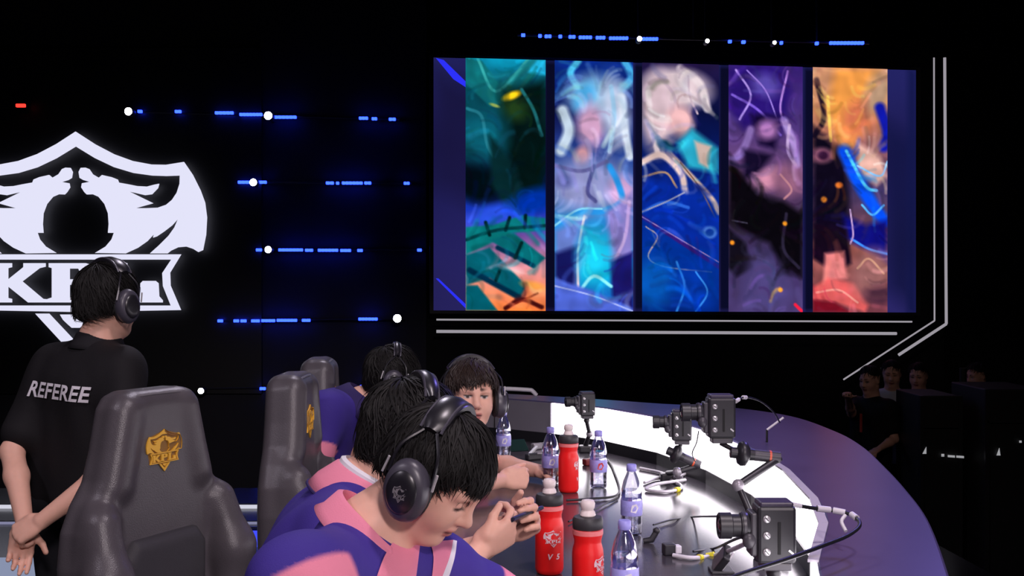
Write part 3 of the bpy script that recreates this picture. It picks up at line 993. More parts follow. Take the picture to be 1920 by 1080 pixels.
for x in (640, 672):
    MB().cyl(at(x, 747, 6.2), (at(x, 747, 6.2).x, 6.2, 0), .01, n=8).build('post', M_BAR, t)

# ------------------------------------------------------------------ the curved desk
INNER = [(.42, 1.35), (.50, 1.7), (.60, 2.2), (.72, 2.55), (.78, 2.85), (.82, 3.3), (.815, 3.7), (.75, 4.2), (.62, 4.65), (.42, 5.02), (.19, 5.27), (-.09, 5.48), (-.3, 5.62)]
OUTER = [(.55, 1.2), (.69, 1.65), (.84, 2.1), (.99, 2.6), (1.08, 3.0), (1.15, 3.37), (1.22, 3.8), (1.245, 4.2), (1.2, 4.7), (1.0, 5.05), (.72, 5.2), (.45, 5.4), (.2, 5.56), (-.08, 5.72), (-.3, 5.85)]
PLAYER = [(-.02, 1.3), (-.08, 1.7), (-.13, 2.1), (-.17, 2.6), (-.20, 3.2), (-.21, 4.0), (-.24, 4.6), (-.30, 5.2), (-.3, 5.62)]
M_WORK = mat('worktop_black_gloss', (0.045, 0.040, 0.050), 0.17, noise=0.2, nscale=8)
M_LEDGE = mat('ledge_dark_violet', (0.062, 0.048, 0.120), 0.30, noise=0.15, nscale=5)
M_PANEL = emit('white_light_panel', (1.0, 0.92, 1.0), 5.0)
M_DPANEL = mat('unlit_panel_grey', (0.16, 0.15, 0.18), 0.35, noise=.2, nscale=4)
M_DESKBLK = mat('desk_black', (0.010, 0.010, 0.013), 0.4)
M_RIM = mat('panel_rim_lit_edge', (0.55, 0.52, 0.58), 0.35)  # pale colour stands in for light caught along the wall's top edge
ZW, ZL = 0.75, 0.95
desk = thing('curved_desk', 'long curved black gaming desk with glowing white inner panels and raised violet ledge', 'desk', (0.5, 3.4, 0))
inn = [Vector((x, y, 0)) for x, y in INNER]
ic = smooth_path(inn, 6)
oc = smooth_path([(x, y, 0) for x, y in OUTER], 6)
pc = smooth_path([(x, y, 0) for x, y in PLAYER], 6)
MB().prism([(p.x, p.y) for p in ic] + [(p.x, p.y) for p in pc[::-1]], ZW - .035, ZW).build('worktop', M_WORK, desk, bevel=.006)
inn_in = [(p.x + .0, p.y) for p in ic]


def normal_at(i, P):
    a = P[max(i - 1, 0)]
    b = P[min(i + 1, len(P) - 1)]
    t = (b - a).normalized()
    return Vector((t.y, -t.x, 0))            # away from the players


ledge_in = [p + normal_at(i, ic) * .012 for i, p in enumerate(ic)]
MB().prism([(p.x, p.y) for p in oc] + [(p.x, p.y) for p in ledge_in[::-1]], ZL - .03, ZL).build('ledge_top', M_LEDGE, desk, bevel=.006)
# skirt outside, player-side apron
m = MB()
for P, z0, z1, d in ((oc, .0, ZL - .03, -.03),):
    for i in range(len(P) - 1):
        a = P[i] + normal_at(i, P) * d
        b = P[i + 1] + normal_at(i + 1, P) * d
        m.add([(a.x, a.y, z0), (b.x, b.y, z0), (b.x, b.y, z1), (a.x, a.y, z1)], [(0, 1, 2, 3)])
m.build('outer_skirt', M_DESKBLK, desk)
m = MB()
for i in range(len(ic) - 1):
    a = ic[i] + normal_at(i, ic) * .06
    b = ic[i + 1] + normal_at(i + 1, ic) * .06
    m.add([(a.x, a.y, 0), (b.x, b.y, 0), (b.x, b.y, ZL - .03), (a.x, a.y, ZL - .03)], [(0, 1, 2, 3)])
m.build('inner_carcass', M_DESKBLK, desk)
# one flat light panel between neighbouring points of the inner curve
for i in range(len(inn) - 1):
    a, b = inn[i], inn[i + 1]
    t = (b - a).normalized()
    nrm = Vector((t.y, -t.x, 0))
    lit = i < 10
    L = (b - a).length
    cx = (a + b) / 2
    ang = math.atan2(t.y, t.x)
    R = Matrix.Rotation(ang, 3, 'Z')
    g = .0015 if lit else .012
    MB().box(cx + nrm * .006 + Vector((0, 0, .8725)), (L - g, .012, .145), R).build('light_panel' if lit else 'unlit_panel', M_PANEL if lit else M_DPANEL, desk)
    MB().box(cx + nrm * .004 + Vector((0, 0, .775)), (L, .02, .05), R).build('base_strip', M_DESKBLK, desk)
    if 2 <= i <= 5:
        MB().box(cx + nrm * .006 + Vector((0, 0, ZL + .001)), (L, .022, .006), R).build('rim_strip', M_RIM, desk)
for (x, y) in ((-.05, 2.0), (-.1, 3.4), (-.1, 4.8)):
    MB().box((x + .12, y, .36), (.06, .5, .715)).build('support_leg', M_DESKBLK, desk, bevel=.005)
# white grab rail on the far end
rail = thing('grab_rail', 'white bent tube rail on the far end of the desk', 'rail', (-.05, 5.62, ZL))
a = at(925, 729, 5.6)
b = at(990, 731, 5.6)
c_ = at(1006, 744, 5.6)
MB().tube(smooth_path([(a.x, 5.6, ZL), (a.x, 5.6, a.z - .02), (a.x + .02, 5.6, a.z), tuple(b), (b.x + .025, 5.6, b.z - .008), (c_.x, 5.6, ZL)], 5), .011, 10).build('tube', mat('rail_white', (.75, .73, .78), .3), rail, smooth=True)
# ------------------------------------------------------------------ people
SKIN = (0.76, 0.425, 0.325)
M_SKIN = mat('skin', SKIN, 0.5, spec=0.35, vcol=True, noise=0.06, nscale=60, sss=0.12)
M_HAIR = mat('black_hair', (0.009, 0.008, 0.008), 0.6, spec=0.22, noise=0.4, nscale=90)
M_HAIRB = mat('dark_brown_hair', (0.024, 0.013, 0.010), 0.5, spec=0.4, noise=0.4, nscale=90)
M_JERSEY = mat('jersey_fabric', (0.1, 0.06, 0.35), 0.75, spec=0.2, vcol=True, bump=0.15, bscale=500)
M_PINK = mat('pink_fabric', (0.80, 0.25, 0.36), 0.75, spec=0.2, bump=0.15, bscale=500)
M_WHITEFAB = mat('white_fabric', (0.75, 0.72, 0.78), 0.75, spec=0.2)
M_NAVYFAB = mat('navy_fabric', (0.03, 0.02, 0.10), 0.75, spec=0.2)
M_BLACKFAB = mat('black_fabric', (0.014, 0.013, 0.016), 0.8, spec=0.2, bump=0.15, bscale=500)
M_TROUSER = mat('black_trousers', (0.010, 0.010, 0.013), 0.85, spec=0.2, noise=.2)
M_SHOE = mat('dark_shoe', (0.02, 0.02, 0.022), 0.5)
PURPLE = (0.052, 0.032, 0.26)
PINK = (0.80, 0.25, 0.36)
LIP = (0.50, 0.17, 0.15)
DARKLINE = (0.02, 0.012, 0.012)


def rot_head(yaw, pitch, roll=0):
    return (Matrix.Rotation(math.radians(yaw), 3, 'Z') @ Matrix.Rotation(math.radians(pitch), 3, 'Y') @ Matrix.Rotation(math.radians(roll), 3, 'X'))


def head_prims(S, H, R, sc=1.0, eyes='open'):
    A = np.array(R)

    def P(c):
        return np.array(H) + A @ (np.array(c) * sc)

    def E(c, r, k=.02, col=None, op=1, tilt=None):
        T = A if tilt is None else np.array(R @ Matrix.Rotation(math.radians(tilt[1]), 3, tilt[0]))
        S.ell(P(c), np.array(r) * sc, T, k * sc, col, op)

    def K(a, b, ra, rb, k=.02, col=None, op=1):
        S.cone(P(a), P(b), ra * sc, rb * sc, k * sc, col, op)
    E((-.012, 0, .034), (.096, .077, .086), .03)                       # cranium
    E((.028, 0, -.026), (.064, .063, .082), .04)                       # face
    E((.030, 0, -.072), (.056, .050, .040), .03)                       # jaw
    K((-.005, -.052, -.062), (.062, -.018, -.100), .016, .015, .03)
    K((-.005, .052, -.062), (.062, .018, -.100), .016, .015, .03)
    E((.070, 0, -.100), (.020, .022, .016), .025)                      # chin
    for s in (-1, 1):
        E((.058, s * .036, -.036), (.030, .028, .030), .03)            # cheeks
        K((.074, s * .046, .022), (.088, s * .014, .020), .010, .009, .02)    # brow
    for s in (-1, 1):
        E((.098, s * .031, .000), (.016, .019, .011), .014, None, -1)  # eye sockets
        E((.074, s * .031, -.001), (.0145, .0150, .0125), .006)        # lids over the eyeball
    K((.086, 0, .014), (.107, 0, -.026), .0075, .0100, .016)           # nose
    E((.108, 0, -.030), (.0125, .0115, .0105), .010)
    for s in (-1, 1):
        E((.097, s * .0125, -.034), (.010, .0075, .0075), .006)
        E((.104, s * .007, -.0425), (.004, .003, .003), .003, (0.22, .08, .07), 0)
    E((.090, 0, -.052), (.012, .014, .012), .012)                      # philtrum mound
    E((.0925, 0, -.0605), (.0105, .0215, .0055), .006, LIP)            # lips
    E((.0910, 0, -.0715), (.0105, .0185, .0065), .006, LIP)
    E((.1015, 0, -.0660), (.008, .024, .0018), .003, None, -1)
    E((.0960, 0, -.0660), (.008, .024, .0022), .003, (.16, .05, .05), 0)
    for s in (-1, 1):
        E((-.008, s * .076, -.008), (.020, .009, .032), .008, None, 1, ('Y', -12))   # ears
        K((.076, s * .047, .026), (.094, s * .016, .0255), .0045, .0055, .01, (.13, .075, .06), 0)   # eyebrows
        if eyes == 'open':
            E((.0885, s * .031, .0005), (.009, .0135, .0042), .01, (.62, .55, .53), 0)
            E((.0900, s * .0305, .0008), (.008, .0055, .0048), .01, DARKLINE, 0)
            E((.0880, s * .031, .0050), (.010, .0155, .0018), .01, DARKLINE, 0)
        else:
            E((.0870, s * .031, -.0070), (.010, .0150, .0024), .01, DARKLINE, 0)


def hand_prims(S, wrist, f, n, t, curl, thumb=(.6, .7, .3), thumb_bend=30, sc=1.0, spread=0.0):
    """f along the fingers, n the way the palm faces, t towards the thumb"""
    f = np.array(Vector(f).normalized())
    n = np.array(n, float)
    n = n - f * (n @ f)
    n /= np.linalg.norm(n)
    t = np.array(t, float)
    t = t - f * (t @ f) - n * (t @ n)
    t /= np.linalg.norm(t)
    w_ = np.array(wrist, float)
    T = np.stack([f, t, n], 1)
    S.ell(w_ + f * .046 * sc, np.array((.052, .038, .016)) * sc, T, .016)
    S.ell(w_ + (f * .030 + t * .026 + n * .010) * sc, np.array((.032, .018, .016)) * sc, T, .014)
    offs = (.031, .011, -.010, -.029)
    lens = (.072, .080, .074, .058)
    heads = (.086, .090, .086, .078)
    for i in range(4):
        b = w_ + (f * heads[i] + t * offs[i]) * sc
        S.cone(w_ + (f * .03 + t * offs[i] * .6) * sc, b, .013 * sc, .0105 * sc, .012)
        c = curl[i] if isinstance(curl, (list, tuple)) else curl
        ang = 0.0
        p = b
        for j, frac in enumerate((.45, .31, .24)):
            ang += math.radians(c * (1.0, 1.1, .7)[j])
            d = f * math.cos(ang) + n * math.sin(ang) + t * spread * (1.5 - i) * .1
            q = p + d * lens[i] * frac * sc
            S.cone(p, q, (.0095, .0088, .0080)[j] * sc, (.0088, .0080, .0070)[j] * sc, .004)
            p = q
    tb = w_ + (f * .030 + t * .032) * sc
    d = f * thumb[0] + t * thumb[1] + n * thumb[2]
    d /= np.linalg.norm(d)
    p1 = tb + d * .042 * sc
    S.cone(tb, p1, .013 * sc, .0105 * sc, .010)
    b_ = math.radians(thumb_bend)
    d2 = d * math.cos(b_) + f * math.sin(b_)
    d2 /= np.linalg.norm(d2)
    S.cone(p1, p1 + d2 * .030 * sc, .0105 * sc, .0085 * sc, .004)


def hair(root, H, R, sc, n, m, seed, end=118, front=0, back=0, vol=1.0, wave=.35, part=0.0, shape=None, rag=4.0):
    """a cap of tapered locks that run from the crown over the skull"""
    rd = random.Random(seed)
    Hv = Vector(H)
    c0 = Vector((-.012, 0, .034))
    whorl = Vector((-.42, part, .9)).normalized()
    e1 = (Vector((1, 0, 0)) - whorl * whorl.x).normalized()
    e2 = whorl.cross(e1)
    rad = Vector((.107, .088, .100)) * vol

    def end_at(ph):
        cph = math.cos(ph)
        o = end + (front * max(cph, 0) ** 1.5 + back * max(-cph, 0) ** 1.2)
        o += rag * (math.sin(7 * ph + seed) * .5 + math.sin(13 * ph + 2 * seed) * .6 + math.sin(23 * ph + seed) * .4)
        if shape is not None:
            pd = (math.degrees(ph) + 180) % 360 - 180
            o += float(np.interp(pd, [k[0] for k in shape], [k[1] for k in shape]))
        return o

    def pos(ph, th, lift):
        d = whorl * math.cos(th) + (e1 * math.cos(ph) + e2 * math.sin(ph)) * math.sin(th)
        # below the widest place the hair hangs instead of following the skull
        k = 1.0 / math.sqrt((d.x / rad.x) ** 2 + (d.y / rad.y) ** 2 + (d.z / rad.z) ** 2)
        p = c0 + d * (k + lift)
        if d.z < 0:
            s_ = math.hypot(d.x, d.y)
            eq = 1.0 / math.sqrt((d.x / s_ / rad.x) ** 2 + (d.y / s_ / rad.y) ** 2)
            hr = min(eq * .97, eq) + lift
            p.x = c0.x + d.x / s_ * (hr * .75 + math.hypot(p.x - c0.x, p.y - c0.y) * .25)
            p.y = c0.y + d.y / s_ * (hr * .75 + math.hypot(p.x - c0.x, p.y - c0.y) * .25)
        return p
    mb_ = MB()
    # under-cap
    NP, NT = 40, 14
    vv = []
    for i in range(NT + 1):
        for k in range(NP):
            ph = 2 * math.pi * k / NP
            te = math.radians(end_at(ph) - 9 + 5 * math.sin(5 * ph + seed))
            vv.append(pos(ph, te * i / NT, -.010 - (.004 if i == NT else 0)))
    ff = []
    for i in range(NT):
        for k in range(NP):
            ff.append((i * NP + k, (i + 1) * NP + k, (i + 1) * NP + (k + 1) % NP, i * NP + (k + 1) % NP))
    mb_.add(vv, ff)
    for s in range(n):
        ph = rd.uniform(0, 2 * math.pi)
        te = math.radians(end_at(ph) + rd.gauss(0, 6))
        t0 = te * (rd.random() ** .7) * .75
        t1 = min(te, t0 + math.radians(rd.uniform(45, 75)))
        if rd.random() < .45:
            t1 = te
            t0 = max(0, t1 - math.radians(rd.uniform(45, 80)))
        dph = rd.gauss(0, wave) * .5
        lf = rd.uniform(-.006, .008)
        tip = rd.uniform(-.006, .010)
        K = 6
        pts = []
        for k in range(K + 1):
            q = k / K
            pts.append(pos(ph + dph * q * q + .06 * math.sin(6 * q + s), t0 + (t1 - t0) * q, lf - .008 * (1 - q) ** 2 + tip * q * q))
        wd = rd.uniform(.0014, .0036)
        rs = [wd * (.55, .95, 1, .95, .8, .5, .08)[k] for k in range(K + 1)]
        mb_.tube(pts, rs, 4, False, .55)
    M4 = Matrix.Translation(Hv) @ (R * sc).to_4x4()
    return mb_.build('hair', m, root, smooth=True, M=M4)


def headset(label, H, R, sc, group='headsets', band_w=.034, vol=1.0, emblem=False, tilt=0):
    Hv = Vector(H)
    RR = R @ Matrix.Rotation(math.radians(tilt), 3, 'Y')
    M4 = Matrix.Translation(Hv) @ (RR * sc).to_4x4()
    t = thing('headset', label, 'headset', Hv, group)
    blk = mat('headset_black', (.014, .013, .018), .32, spec=.6)
    gry = mat('headset_grey', (.055, .050, .070), .38, spec=.6)
    slv = mat('headset_silver', (.62, .60, .62), .3, metal=.4)
    cush = mat('headset_cushion', (.010, .010, .012), .6)
    top = (.136 * vol) + .006
    wy = .098 * vol + .004

    def arc(a):
        return Vector((-.004, -math.cos(a) * wy, .02 + math.sin(a) * (top - .02)))
    # padded band over the crown
    m_ = MB()
    A = [math.radians(38 + 104 * k / 18) for k in range(19)]
    vv, ff = [], []
    for a in A:
        p = arc(a)
        d = (p - Vector((0, 0, .02))).normalized()
        e = min(1.0, (math.degrees(a) - 38) / 12, (142 - math.degrees(a)) / 12)
        hw = band_w * (.55 + .45 * max(e, 0))
        for q in (-1, -.6, 0, .6, 1):
            vv.append(p + Vector((q * hw, 0, 0)) + d * (.009 * (1 - q * q) + .004))
        for q in (1, 0, -1):
            vv.append(p + Vector((q * hw * .95, 0, 0)) - d * .006)
    for i in range(len(A) - 1):
        for k in range(8):
            ff.append((i * 8 + k, i * 8 + (k + 1) % 8, (i + 1) * 8 + (k + 1) % 8, (i + 1) * 8 + k))
    ff.append(tuple(range(8)))
    ff.append(tuple((len(A) - 1) * 8 + k for k in range(8))[::-1])
    m_.add(vv, ff).build('headband', blk, t, smooth=True, M=M4)
    m_ = MB()
    for q in (-1, 1):
        m_.tube([arc(math.radians(36 + 108 * k / 18)) + Vector((q * band_w * .8, 0, .006)) for k in range(19)], .0032, 6)
    m_.build('band_wire', gry, t, smooth=True, M=M4)
    for s in (-1, 1):
        c = Vector((-.006, s * (.092 * vol + .012), -.018))
        S3 = Matrix.Translation(c) @ Matrix.Rotation(math.radians(-8), 4, 'Y') @ Matrix.Diagonal((.82, 1, 1.08, 1))

        def L(prof, name, mt, par):
            q = MB().lathe(prof, (0, 0, 0), 28, (0, s, 0))
            return q.build(name, mt, par, smooth=True, M=M4 @ S3)
        cup = L([(.030, -.012), (.052, -.010), (.056, .004), (.052, .016), (.044, .022), (.030, .026)], 'ear_cup', gry, t)
        L([(.034, -.024), (.050, -.022), (.054, -.015), (.050, -.009), (.03, -.009)], 'ear_cushion', cush, t)
        L([(.036, .022), (.038, .027), (.034, .031), (.020, .033)], 'cover_plate', blk, t)
        # yoke: two thin arms from the band end to the cup, and the sliders
        e = arc(math.radians(38)) if s < 0 else arc(math.radians(142))
        y_ = MB()
        for q in (-1, 1):
            y_.tube(smooth_path([e + Vector((q * band_w * .5, 0, 0)), e * .5 + c * .5 + Vector((q * .040, s * .012, .018)), c + Vector((q * .046, s * .004, .022))], 5), .0034, 6)
        y_.build('yoke', blk, t, smooth=True, M=M4)
        for q in (-1, 1):
            rr_ = Matrix.Rotation(math.radians(-q * 4 + 6), 3, 'Y')
            MB().box(c + Vector((q * .052, s * .010, .034)), (.0045, .004, .034), rr_).build('slider', slv, t, M=M4, bevel=.001)
        if emblem:
            pp = []
            for nm, polys in emblem_shapes():
                pp += [[((x - 318) / 1000 * .032, -(y - 560) / 1000 * .032) for x, y in P_] for P_ in polys]
            vv, ff = fill_mesh(pp, .001)
            MB().add([(x * s * -1, s * .0335, z) for x, z, y in vv], ff).build('emblem', slv, cup, M=M4 @ S3)
    return t


def collar(root, base, up, front, m, ri=.066, ro=.100, drop=.045, tip=.03, open_deg=16, rise=.030, name='collar', trim=None):
    up = Vector(up).normalized()
    fr = Vector(front)
    fr = (fr - up * fr.dot(up)).normalized()
    lf = up.cross(fr)
    b = Vector(base)
    vv, ff = [], []
    N = 40
    a0 = math.radians(open_deg)
    prof = [(ri + .004, -.03), (ri, rise * .7), (ri + .004, rise), (ri + .012, rise * .8), (ro, -drop * .4), (ro + .008, -drop)]
    edge = []
    for i in range(N + 1):
        a = a0 + (2 * math.pi - 2 * a0) * i / N
        ca, sa = math.cos(a), math.sin(a)
        ext = max(ca, 0) ** 2
        for j, (r, z) in enumerate(prof):
            zz = z - (ext * tip if j >= 4 else ext * .012)
            rr = r * (1 + .10 * ext)
            vv.append(b + fr * (ca * rr * 1.08) + lf * (sa * rr * 1.0) + up * zz)
        edge.append(vv[-1])
    n = len(prof)
    for i in range(N):
        for j in range(n - 1):
            ff.append((i * n + j, i * n + j + 1, (i + 1) * n + j + 1, (i + 1) * n + j))
    o = MB().add(vv, ff).build(name, m, root, smooth=True)
    so = o.modifiers.new('thickness', 'SOLIDIFY')
    so.thickness = .004
    if trim is not None:
        MB().tube(edge, .0035, 6).build('collar_trim', trim, o, smooth=True)
        o.children[0].parent = root
    return o


def folds(amp, seeds, fr=38):
    rd = np.random.RandomState(seeds)
    ds = rd.normal(size=(4, 3))
    ds /= np.linalg.norm(ds, axis=1)[:, None]
    ph = rd.uniform(0, 6, 4)

    def fn(P):
        o = 0
        for i in range(4):
            q = P @ ds[i].astype(np.float32)
            r = P @ ds[(i + 1) % 4].astype(np.float32)
            o = o + np.sin(q * fr * (0.7 + .25 * i) + ph[i] + 2.0 * np.sin(r * 11 + ph[i]))
        return (amp * o / 4).astype(np.float32)
    return fn


def mixv(a, b, t):
    return tuple(a[i] + (b[i] - a[i]) * t for i in range(3))


def make_person(label, H, R, neck, shR, shL, armR, armL, hip, hips, kneeR, kneeL, ankR, ankL, kind='player', h=.004, hc=.006, sc=1.0,
                eyes='open', handR=None, handL=None, hairp=None, sleeve=.62, pink_from=.25, pink_left=None, torso_r=(.135, .135), fold_seed=1, group=None, chest_k=.10, shoulder_r=.072, jersey=PURPLE, chest_drop=.09):
    """arm = (elbow, wrist); the body is one surface, clothing and hair are its children"""
    root = thing('person', label, 'person', (hip[0], hip[1], 0), group)
    B = SDF()
    head_prims(B, H, R, sc, eyes)
    A = np.array(R)
    nk0 = np.array(H) + A @ (np.array((-.026, 0, -.055)) * sc)
    B.cone(nk0, neck, .050 * sc, .056 * sc, .03)
    B.cone(shR, shL, .045, .045, .05)
    B.cone(neck, hip, .06, .10, .06)
    for sh, (el, wr) in ((shR, armR), (shL, armL)):
        B.cone(sh, el, .046 * sc, .037 * sc, .03)
        mid = mixv(el, wr, .35)
        B.cone(el, mid, .037 * sc, .038 * sc, .02)
        B.cone(mid, wr, .038 * sc, .026 * sc, .02)
    if handR: hand_prims(B, armR[1], *handR[0], **handR[1])
    if handL: hand_prims(B, armL[1], *handL[0], **handL[1])
    sdf_object('body', B, h, M_SKIN, root, col=SKIN)
    # shirt
    J = SDF()
    up = np.array(neck) - np.array(hip)
    up /= np.linalg.norm(up)
    ax = np.array(shL) - np.array(shR)
    ax /= np.linalg.norm(ax)
    fw = np.cross(ax, up) * -1
    fw = np.cross(up, ax)
    fw = -fw if False else fw
    mids = (np.array(shR) + np.array(shL)) / 2
    J.cone(mixv(mids, shR, .85), mixv(mids, shL, .85), shoulder_r, shoulder_r, .06)
    cm = mids - up * .16
    hp = np.array(hip)
    for s_, sh in ((-1, shR), (1, shL)):
        J.cone(mixv(mids - up * chest_drop, np.array(sh) - up * chest_drop, .52), hp + ax * s_ * .075, torso_r[0], torso_r[1], chest_k)
    J.cone(np.array(neck) - up * .030, mids - up * .05, .070, .10, .06)
    for sh in (shR, shL):
        J.cone(np.array(neck) - up * .035, sh, .050, .055, .06)
    for sh, (el, wr) in ((shR, armR), (shL, armL)):
        e = mixv(sh, el, sleeve)
        J.cone(sh, e, .068 * sc, .066 * sc, .05)
        d = np.array(e) - np.array(sh)
    J.warp = folds(.0045, fold_seed)

    def jcol(V):
        out = np.tile(np.array(jersey, np.float32), (len(V), 1))
        if kind == 'player':
            for sh, (el, wr), pf in ((shR, armR, pink_from), (shL, armL, pink_from if pink_left is None else pink_left)):
                a = np.array(sh)
                b = np.array(el)
                ba = b - a
                t = ((V - a) @ ba) / (ba @ ba)
                d = np.linalg.norm(V - a - np.clip(t, 0, 1)[:, None] * ba, axis=1)
                wgt = np.clip((t - pf) / .03, 0, 1) * np.clip((.105 - d) / .01, 0, 1)
                out = out * (1 - wgt[:, None]) + np.array(PINK) * wgt[:, None]
        return out
    sdf_object('jersey' if kind == 'player' else 'polo_shirt', J, hc, M_JERSEY, root, colfn=jcol)
    # trousers and shoes
    T = SDF()
    T.cone(hips[0], hips[1], .12, .12, .05)
    for hp_, kn, an in ((hips[0], kneeR, ankR), (hips[1], kneeL, ankL)):
        T.cone(hp_, kn, .095, .068, .04)
        T.cone(kn, an, .066, .050, .03)
    sdf_object('trousers', T, .014, M_TROUSER, root)
    fwd2 = Vector((fw[0], fw[1], 0))
    fwd2 = fwd2.normalized() if fwd2.length > .01 else Vector((1, 0, 0))
    for an in (ankR, ankL):
        Z = SDF()
        a = np.array((an[0], an[1], an[2] - .035))
        f_ = np.array(fwd2)
        Z.cone(a - f_ * .03, a + f_ * .13, .042, .036, .02)
        Z.cone(a, a + np.array((0, 0, .06)), .042, .045, .02)
        sdf_object('shoe', Z, .010, M_SHOE, root)
    if hairp:
        hair(root, H, R, sc, **hairp)
    return root, J, up, fw


def seated(hx, hy, yaw, drop=.48):
    """hips, knees, ankles of a sitter at hx, hy facing yaw"""
    f = np.array((math.cos(math.radians(yaw)), math.sin(math.radians(yaw)), 0))
    l = np.array((-f[1], f[0], 0))
    hip = np.array((hx, hy, drop + .06))
    hs = [hip - l * .09, hip + l * .09]
    kn = [hs[0] + f * .40 - l * .03, hs[1] + f * .40 + l * .03]
    an = [kn[0] + f * .02 * 0 - np.array((0, 0, drop + .06 - .10)), kn[1] - np.array((0, 0, drop + .06 - .10))]
    return dict(hip=tuple(hip), hips=[tuple(q) for q in hs], kneeR=tuple(kn[0]), kneeL=tuple(kn[1]), ankR=tuple(an[0]), ankL=tuple(an[1]))


# --- nearest player: head bowed over the phone, right side towards us
R1 = rot_head(-20, 40, 0)
H1 = (-.136, 1.95, 1.170)
p1, J1, up1, fw1 = make_person(
    'nearest player in purple and pink jersey bowing his head, black headset over his ears', H1, R1,
    neck=(-.262, 1.955, 1.055), shR=(-.350, 1.74, 1.030), shL=(-.15, 2.12, .955),
    armR=((-.20, 1.62, .80), (.02, 1.83, .80)), armL=((.02, 2.22, .84), (.06, 2.0, .815)), **seated(-.56, 1.9, 0),
    h=.0034, hc=.005, sc=.91, eyes='down', pink_from=-.02, pink_left=.55, sleeve=.8, chest_drop=.17, shoulder_r=.066,
    handR=(((.5, .5, .1), (0, .2, 1), (-.4, .8, 0), 40), {}), handL=(((.4, -.6, .1), (0, 0, 1), (-.5, -.5, 0), 40), {}),
    hairp=dict(n=6500, m=M_HAIR, seed=3, end=115, front=-2, back=10, vol=.98, rag=8, shape=[(-180, 0), (-100, 2), (-78, 6), (-58, -7), (-35, -9), (-12, 5), (20, 6), (60, 0), (180, 0)]), fold_seed=3, torso_r=(.12, .14))
collar(p1, (-.262, 1.950, 1.068), (.62, .02, .78), (.80, -.45, -.5), M_PINK, ri=.066, ro=.084, drop=.022, tip=.05, open_deg=24)


def on_shirt(sdf, px, off=.003):
    """points of a shirt surface seen in the given directions"""
    D_ = np.array([((x - 960) / F, 1.0, -(y - 540) / F) for x, y in px], np.float32)
    D_ /= np.linalg.norm(D_, axis=1)[:, None]
    O_ = np.tile(np.array((0, 0, CAMZ), np.float32), (len(px), 1)) + D_ * 1.4
    t_ = march(sdf, O_, D_, 1.2)
    return [tuple(p) for p in O_ + D_ * (t_ - off)[:, None]]


def shirt_strip(root, sdf, name, left, right, m_, n=10, k=4):
    L = smooth_path([(x, y, 0) for x, y in left], 6)
    Rr = smooth_path([(x, y, 0) for x, y in right], 6)
    px = []
    for i in range(n + 1):
        a = L[int(i / n * (len(L) - 1))]
        b = Rr[int(i / n * (len(Rr) - 1))]
        for j in range(k + 1):
            c_ = a.lerp(b, j / k)
            px.append((c_.x, c_.y))
    P_ = on_shirt(sdf, px)
    ff = [(i * (k + 1) + j, i * (k + 1) + j + 1, (i + 1) * (k + 1) + j + 1, (i + 1) * (k + 1) + j) for i in range(n) for j in range(k)]
    return MB().add(P_, ff).build(name, m_, root, smooth=True)


shirt_strip(p1, J1, 'lapel', [(742, 1008), (720, 1045), (700, 1100)], [(790, 1000), (785, 1045), (778, 1100)], M_PINK)
shirt_strip(p1, J1, 'lapel', [(806, 1016), (813, 1045), (808, 1100)], [(850, 1012), (843, 1045), (822, 1100)], M_PINK)
shirt_strip(p1, J1, 'lapel_edge', [(850, 1012), (843, 1045), (822, 1100)], [(857, 1014), (852, 1048), (836, 1100)], M_WHITEFAB)
headset('black headset with a silver emblem worn by the nearest player', H1, R1, .92, emblem=True, tilt=-22, band_w=.027)

# --- second player: seen from behind his right side
R2 = rot_head(24, 14, 0)
H2 = (-.230, 2.5, 1.158)
p2, J2, up2, fw2 = make_person(
    'second player hidden behind the nearest one, tousled black hair, holding a phone', H2, R2,
    neck=(-.345, 2.47, 1.045), shR=(-.36, 2.28, .97), shL=(-.40, 2.66, .97),
    armR=((-.19, 2.36, .80), (-.075, 2.50, .900)), armL=((-.16, 2.74, .80), (-.01, 2.66, .905)), **seated(-.62, 2.5, 8),
    h=.0036, hc=.006, pink_from=.4,
    handR=(((.75, .30, .42), (-.25, .75, .45), (.1, -.3, 1), [42, 46, 50, 52]), dict(thumb=(.75, .35, .45), thumb_bend=25)),
    handL=(((.6, -.35, .45), (-.2, -.8, .3), (0, .2, 1), [45, 48, 50, 50]), dict(thumb=(.7, .4, .3))),
    hairp=dict(n=4200, m=M_HAIR, seed=8, end=116, front=4, back=16, vol=1.05, wave=.6), fold_seed=5)
collar(p2, (-.335, 2.47, 1.05), (.5, .02, .85), (.9, .3, -.3), M_PINK, ri=.066, ro=.10, drop=.05, tip=.02, trim=M_NAVYFAB)
collar(p2, (-.332, 2.47, 1.062), (.5, .02, .85), (.9, .3, -.3), M_WHITEFAB, ri=.058, ro=.070, drop=.0, tip=.0, name='inner_collar')
headset('dark headset on the tousled hair of the second player', H2, R2, 1.0, vol=1.02, band_w=.02)

